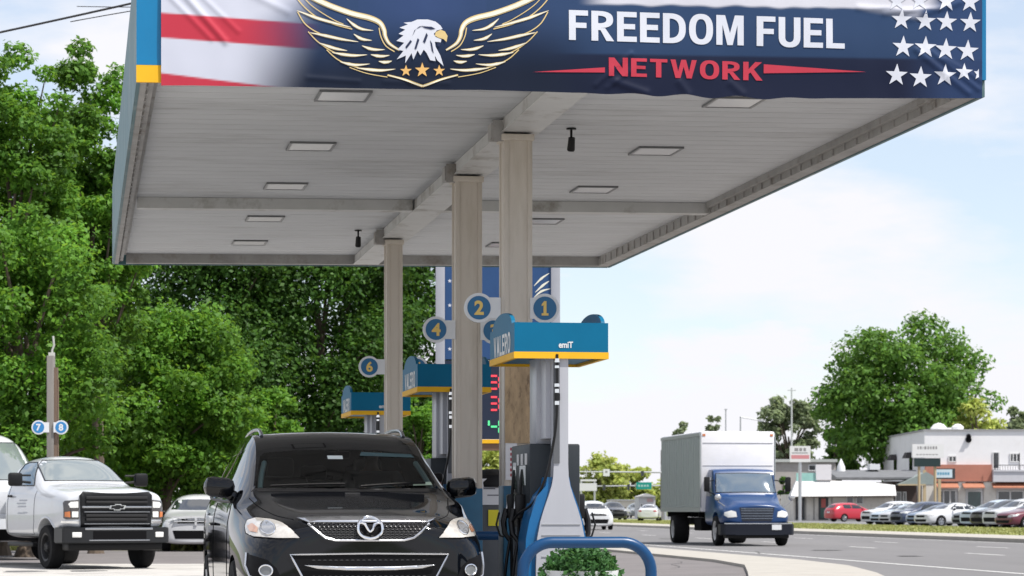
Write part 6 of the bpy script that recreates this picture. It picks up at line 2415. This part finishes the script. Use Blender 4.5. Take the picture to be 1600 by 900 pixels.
# piers of the ground floor
mb = MB()
for a_, b_ in ((1440, 1462), (1497, 1508), (1537, 1556)):
    f.slab(mb, a_, b_, 753, 812, -.12, .117)
mb.build('pier', SHOPW, t, smooth=False)

# dark roofed restaurant between the shop and the white building
Yr = 258.0
f = Fac(Yr)
t = thing('restaurant', 'low grey shingle roofed building with a porch beside the two storey white building', 'building', (f.x(1370), Yr, 0))
f.X0 = t.location.x
mb = MB()
f.slab(mb, 1398, 1436, 752, 812, 1.5, 12)
mb.build('wall', mat('restaurant wall brown', (0.085, 0.06, 0.055), 0.8, var=.3, vscale=.6), t, smooth=False)
mb = MB()
mb.prism([(-2.0, f.z(749)), (-2.0, f.z(746)), (6.0, f.z(733)), (6.0, f.z(749))], lambda y_, z_: (f.x(1303), y_, z_), lambda y_, z_: (f.x(1444), y_, z_))
rf = mb.build('roof', GREYR, t, smooth=False)
mb = MB()
mb.prism([(1396, 757.5), (1440, 738), (1452, 745), (1452, 757.5)], lambda a, b: (f.x(a), -3.2, f.z(b)), lambda a, b: (f.x(a), .0, f.z(b)))
mb.build('porch_gable', mat('grey green gable', (0.23, 0.27, 0.26), 0.8, var=.1), rf, smooth=False)
mb = MB()
mb.span(f.x(1396), f.x(1438), -3.3, -3.2, f.z(759), f.z(757))
mb.build('porch_beam', mat('tan timber', (0.42, 0.33, 0.20), 0.7), t, smooth=False)
for px in (1437, 1460):
    mb = MB()
    f.slab(mb, px - 2.2, px + 2.2, 735 if px == 1437 else 738, 812, -3.15, -2.9)
    mb.build('porch_post', MATS['tan timber'], t, smooth=False)
window(f, t, 1402, 1412, 768, 800, 1.48, 1)
window(f, t, 1414, 1420, 768, 806, 1.48, 1, name='door')
mb = MB()
mb.lathe([(.45, f.z(737)), (.4, f.z(728)), (.12, f.z(718)), (.02, f.z(715))], Matrix.Translation((f.x(1324), 5, 0)), 10)
mb.span(f.x(1368), f.x(1384), 4, 6, f.z(733), f.z(724))
mb.build('roof_ventilator', WHITE, rf)

# low white shop
Ys_ = 252.0
f = Fac(Ys_)
t = thing('shop', 'low cream shop with a long slanted white fascia across the road', 'shop', (f.x(1315), Ys_, 0))
f.X0 = t.location.x
mb = MB()
f.slab(mb, 1240, 1396, 772, 814, .0, 12)
mb.build('wall', SHOPW, t, smooth=False)
mb = MB()
mb.prism([(1232, 776), (1397, 774.5), (1397, 758), (1350, 752.5), (1244, 750)], lambda a, b: (f.x(a), -1.6 + max(0, (776 - b)) * .05, f.z(b)), lambda a, b: (f.x(a), .4, f.z(b)))
mb.build('fascia', mat('white metal fascia', (0.56, 0.56, 0.56), 0.5, var=.03), t, smooth=False)
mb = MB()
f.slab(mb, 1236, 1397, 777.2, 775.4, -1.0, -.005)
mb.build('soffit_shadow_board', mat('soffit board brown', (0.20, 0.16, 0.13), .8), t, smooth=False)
mb = MB()
f.slab(mb, 1244, 1276, 752, 739, -.4, .1)
sg = mb.build('teal_sign', mat('teal sign', (0.30, 0.55, 0.50), 0.5, var=.25, vscale=1.0), t, smooth=False)
mb = MB()
f.slab(mb, 1274, 1298, 750, 726, -.55, -.1)
mb.build('sign_box', mat('blank sign white', (0.68, 0.66, 0.68), 0.5, var=.04), t, smooth=False)
window(f, t, 1279, 1294, 775.5, 812, -.02, 1, name='door', glassm=mat('green door', (0.03, 0.09, 0.075), .2), fm=mat('dark frame', (0.03, 0.035, 0.04), .5), fr=.18)
mb = MB()
f.slab(mb, 1283, 1290, 779, 793, -.12, -.09)
mb.build('door_poster', mat('red poster', (0.42, 0.10, 0.09), .6), t, smooth=False)
window(f, t, 1243, 1257, 778, 812, -.02, 2, fm=MATS['dark frame'], fr=.2)
window(f, t, 1322, 1334, 775.5, 788, -.02, 1)
window(f, t, 1337, 1349, 775.5, 788, -.02, 1)
mb = MB()
for px in (1258, 1271, 1299):
    f.slab(mb, px, px + 1.5, 777.5, 812, -.08, -.005)
mb.build('wall_batten', mat('batten grey', (0.25, 0.24, 0.23), .7), t, smooth=False)

# plain grey brick building behind
Yk = 285.0
f = Fac(Yk)
t = thing('brick_building', 'plain grey brown brick building behind the low shop and the box truck', 'building', (f.x(1250), Yk, 0))
f.X0 = t.location.x
mb = MB()
f.slab(mb, 1140, 1306, 722, 812, 0, 14)
mb.build('wall', mat('grey brown brick', (0.38, 0.355, 0.335), .85, var=.18, vscale=.5, stain=(.17, .14, .13), stain_amt=.7, stain_scale=.3), t, smooth=False)
mb = MB()
f.slab(mb, 1138, 1308, 717.5, 722, -.3, 14)
mb.build('coping', mat('pale coping', (0.42, 0.44, 0.42), .7), t, smooth=False)
window(f, t, 1263, 1275, 726, 736, -.02, 1)
mb = MB()
mb.prism([(1218, 790), (1222, 752), (1226, 740), (1231, 752), (1234, 790)], lambda a, b: (f.x(a), -8, f.z(b)), lambda a, b: (f.x(a), -6, f.z(b)))
mb.bm.free()
tree('shrub_tree', 'dark slim evergreen bush beside the low shop', 1225, 268, 738, 11, 806, .35, 1200, LG2, GF, 12, .15, seed=61)

# signs over the shops
f = Fac(246.0)
t = thing('sign_board', 'white and red sign board on a post above the low shop', 'sign', (f.x(1250), 246, 0))
f.X0 = t.location.x
mb = MB()
f.slab(mb, 1234, 1266, 697, 722, -.2, .2)
b_ = mb.build('board', mat('sign white', (0.70, 0.70, 0.69), .5), t, smooth=False)
mb = MB()
f.slab(mb, 1236, 1264, 711, 717, -.205, -.2)
mb.build('red_band', mat('faded red', (0.58, 0.24, 0.25), .5), b_, smooth=False)
mb = MB()
for a, c, d_, e_ in ((1241, 1247, 700, 705), (1248.5, 1253, 700, 705), (1255, 1259, 700, 705), (1237, 1262, 707, 708.5)):
    f.slab(mb, a, c, d_, e_, -.206, -.2)
mb.build('blurred_letters', mat('dull grey letters', (0.25, 0.24, 0.24), .5), b_, smooth=False)
mb = MB()
mb.cyl((0, 0, 0), (0, 0, f.z(722)), .16, n=10)
mb.build('post', STEEL, t)
f = Fac(238.0)
t = thing('reader_board_sign', 'white reader board with a dark lower panel in front of the two storey building', 'sign', (f.x(1447), 238, 0))
f.X0 = t.location.x
mb = MB()
f.slab(mb, 1425, 1474, 694, 715, -.25, .25)
b_ = mb.build('board', MATS['sign white'], t, smooth=False)
mb = MB()
x_ = 1433
for wd in (2.5, 3.5, 1.5, 4, 3, 3, 3.5, 3):
    f.slab(mb, x_, x_ + wd - .7, 697.5, 702, -.256, -.25)
    x_ += wd + 1.0
for a in range(1431, 1466, 5):
    f.slab(mb, a, a + 3.6, 709.5, 711, -.256, -.25)
mb.build('blurred_letters', MATS['dull grey letters'], b_, smooth=False)
mb = MB()
f.slab(mb, 1428, 1469, 716, 729, -.2, .2)
mb.build('dark_panel', mat('reader panel dark', (0.012, 0.03, 0.03), .3), t, smooth=False)
mb = MB()
for px in (1436, 1461):
    mb.cyl((f.x(px), 0, 0), (f.x(px), 0, f.z(729)), .12, n=10)
mb.build('post', MATS['tan timber'], t)
f = Fac(240.0)
t = thing('blue_white_sign', 'small white sign with blue lettering below the terracotta band', 'sign', (f.x(1475), 240, 0))
f.X0 = t.location.x
mb = MB()
f.slab(mb, 1460, 1492, 732, 748.5, -.15, .3)
mb.build('sign_case', MATS['dark frame'], t, smooth=False)
mb = MB()
f.slab(mb, 1460.8, 1487.5, 733.5, 746.5, -.17, -.151)
b_ = mb.build('face', mat('sign pale blue', (0.55, 0.66, 0.72), .5), t, smooth=False)
mb = MB()
for a in range(1464, 1484, 4):
    f.slab(mb, a, a + 3, 738, 742, -.176, -.171)
mb.build('blurred_letters', mat('sign blue letters', (0.10, 0.30, 0.45), .5), b_, smooth=False)
mb = MB()
mb.cyl((f.x(1461), .1, 0), (f.x(1461), .1, f.z(730)), .11, n=10)
mb.build('post', MATS['tan timber'], t)

# ---------------------------------------------------------------- street furniture down the road
GALV = mat('galvanised steel', (0.45, 0.46, 0.48), .45, .5)
f = Fac(262.0)
t = thing('utility_pole', 'tall dark utility pole left of the box truck', 'utility pole', (f.x(1034), 262, 0))
f.X0 = t.location.x
mb = MB()
mb.cyl((0, 0, 0), (0, 0, f.z(703)), .17, .11, n=10)
mb.build('pole_shaft', mat('grey timber', (0.17, 0.16, 0.16), .8, var=.2), t)
mb = MB()
mb.box((0.15, -.2, f.z(733)), (.5, .45, .9), bev=.05)
mb.build('transformer', GALV, t)
f = Fac(258.0)
t = thing('signal_mast', 'grey mast arm over the road carrying a small white sign', 'signal mast', (f.x(1039), 258, 0))
f.X0 = t.location.x
mb = MB()
mb.cyl((0, 0, 0), (0, 0, f.z(733)), .15, .12, n=10)
mb.cyl((0, 0, f.z(738)), (f.x(880), 0, f.z(737)), .09, .06, n=8)
mb.build('mast', GALV, t)
mb = MB()
f.slab(mb, 942.5, 952.5, 733, 744, -.15, -.1)
mb.build('white_sign', WHITE, t, smooth=False)
mb = MB()
f.slab(mb, 945.5, 949, 735.5, 739, -.156, -.151)
mb.build('sign_mark', MATS['dull grey letters'], t, smooth=False)
mb = MB()
f.slab(mb, 1001.5, 1006, 736, 744, -.3, .1)
mb.build('signal_head', MATS['dark frame'], t, smooth=False)
f = Fac(300.0)
t = thing('signal_mast', 'farther grey mast arm carrying a green street name sign', 'signal mast', (f.x(1046), 300, 0))
f.X0 = t.location.x
mb = MB()
mb.cyl((0, 0, 0), (0, 0, f.z(752)), .15, .12, n=10)
mb.cyl((0, 0, f.z(758.5)), (f.x(900), 0, f.z(760)), .09, .06, n=8)
mb.build('mast', GALV, t)
mb = MB()
f.slab(mb, 994, 1018, 753.5, 764.5, -.2, -.13)
gs = mb.build('green_sign', mat('street sign green', (0.0, 0.26, 0.20), .5), t, smooth=False)
mb = MB()
for a in (997, 1001.5, 1006, 1010.5):
    f.slab(mb, a, a + 3, 757.5, 760.5, -.206, -.2)
mb.build('blurred_letters', mat('sign pale letters', (0.35, 0.55, 0.5), .5), gs, smooth=False)
for px in (944, 982):
    mb = MB()
    f.slab(mb, px - 2, px + 2, 757, 766, -.25, .1)
    mb.build('signal_head', MATS['dark frame'], t, smooth=False)
f = Fac(275.0)
t = thing('roadside_sign', 'pale grey and white billboard sign beside the nearest pump at the end of the road', 'sign', (f.x(918), 275, 0))
f.X0 = t.location.x
mb = MB()
f.slab(mb, 905, 932.5, 755, 767, -.1, .1)
b_ = mb.build('board', mat('sign lavender white', (0.60, 0.60, 0.64), .5), t, smooth=False)
mb = MB()
f.slab(mb, 907, 932, 749, 752, -.1, .1)
mb.build('top_rail', MATS['sign lavender white'], t, smooth=False)
mb = MB()
for px in (908, 929):
    mb.cyl((f.x(px), 0, 0), (f.x(px), 0, f.z(749)), .10, n=8)
mb.build('post', GALV, t)
f = Fac(350.0)
t = thing('warehouse', 'pale cream warehouse at the far end of the road', 'building', (f.x(970), 350, 0))
f.X0 = t.location.x
mb = MB()
f.slab(mb, 955, 992, 782, 812, 0, 15)
mb.build('wall', mat('cream metal wall', (0.60, 0.56, 0.48), .7, var=.06), t, smooth=False)
mb = MB()
f.slab(mb, 954, 993, 780.5, 782, -.3, 15.2)
mb.build('roof_edge', GALV, t, smooth=False)
mb = MB()
f.slab(mb, 962, 970, 790, 806, -.05, -.003)
mb.build('door', MATS['dark frame'], t, smooth=False)
f = Fac(300.0)
t = thing('billboard_house', 'pale grey house with a pinkish sign far down the road left of the box truck', 'building', (f.x(1010), 300, 0))
f.X0 = t.location.x
mb = MB()
f.slab(mb, 998, 1024, 776, 810, 0, 10)
mb.build('wall', mat('pale grey wall', (0.50, 0.50, 0.52), .7, var=.08), t, smooth=False)
mb = MB()
mb.prism([(996, 776), (1026, 776), (1011, 771)], lambda a, b: (f.x(a), -.4, f.z(b)), lambda a, b: (f.x(a), 10, f.z(b)))
mb.build('roof', mat('pale roof', (0.42, 0.42, 0.43), .8), t, smooth=False)
mb = MB()
f.slab(mb, 1011, 1020, 779, 784, -.06, -.003)
mb.build('pink_sign', mat('pinkish sign', (0.48, 0.32, 0.32), .6), t, smooth=False)
window(f, t, 1000, 1005, 786, 794, -.02, 1)
f = Fac(310.0)
t = thing('lamp_post', 'thin grey lamp post above the middle of the box truck roof', 'lamp post', (f.x(1134), 310, 0))
f.X0 = t.location.x
mb = MB()
mb.cyl((0, 0, 0), (0, 0, f.z(640)), .10, .07, n=8)
mb.build('pole_shaft', GALV, t)
mb = MB()
mb.span(-.2, .2, -.12, .12, f.z(640), f.z(639))
mb.build('cap', GALV, t, smooth=False)
f = Fac(300.0)
t = thing('lamp_post', 'grey lamp post with a long arm above the right half of the box truck', 'lamp post', (f.x(1157), 300, 0))
f.X0 = t.location.x
mb = MB()
mb.cyl((0, 0, 0), (0, 0, f.z(651)), .11, .08, n=8)
mb.tube([(0, 0, f.z(652)), (f.x(1170), 0, f.z(654)), (f.x(1186), 0, f.z(657))], .06, 6)
mb.build('pole_shaft', GALV, t)
mb = MB()
mb.box((f.x(1189), 0, f.z(657.5)), (.7, .3, .22), bev=.06)
mb.build('lamp_head', GALV, t)
f = Fac(300.0)
for px, py, lab in ((1237, 606, 'pale thin pole among the hazy tree branches above the sign board'),):
    t = thing('utility_pole', lab, 'utility pole', (f.x(px), 300, 0))
    mb = MB()
    mb.cyl((0, 0, 0), (0, 0, f.z(py)), .11, .09, n=8)
    mb.box((0, 0, f.z(py + 4)), (.9, .1, .1))
    mb.build('pole_shaft', mat('pale pole', (0.55, 0.57, 0.57), .6), t)
# wires along the road
for a, b, Y0, Y1, lab in (((905, 752), (1034, 716), 275, 262, 'thin wire sagging towards the utility pole left of the box truck'), ((1034, 716), (1700, 620), 262, 240, 'long thin wire running right above the shops')):
    pass
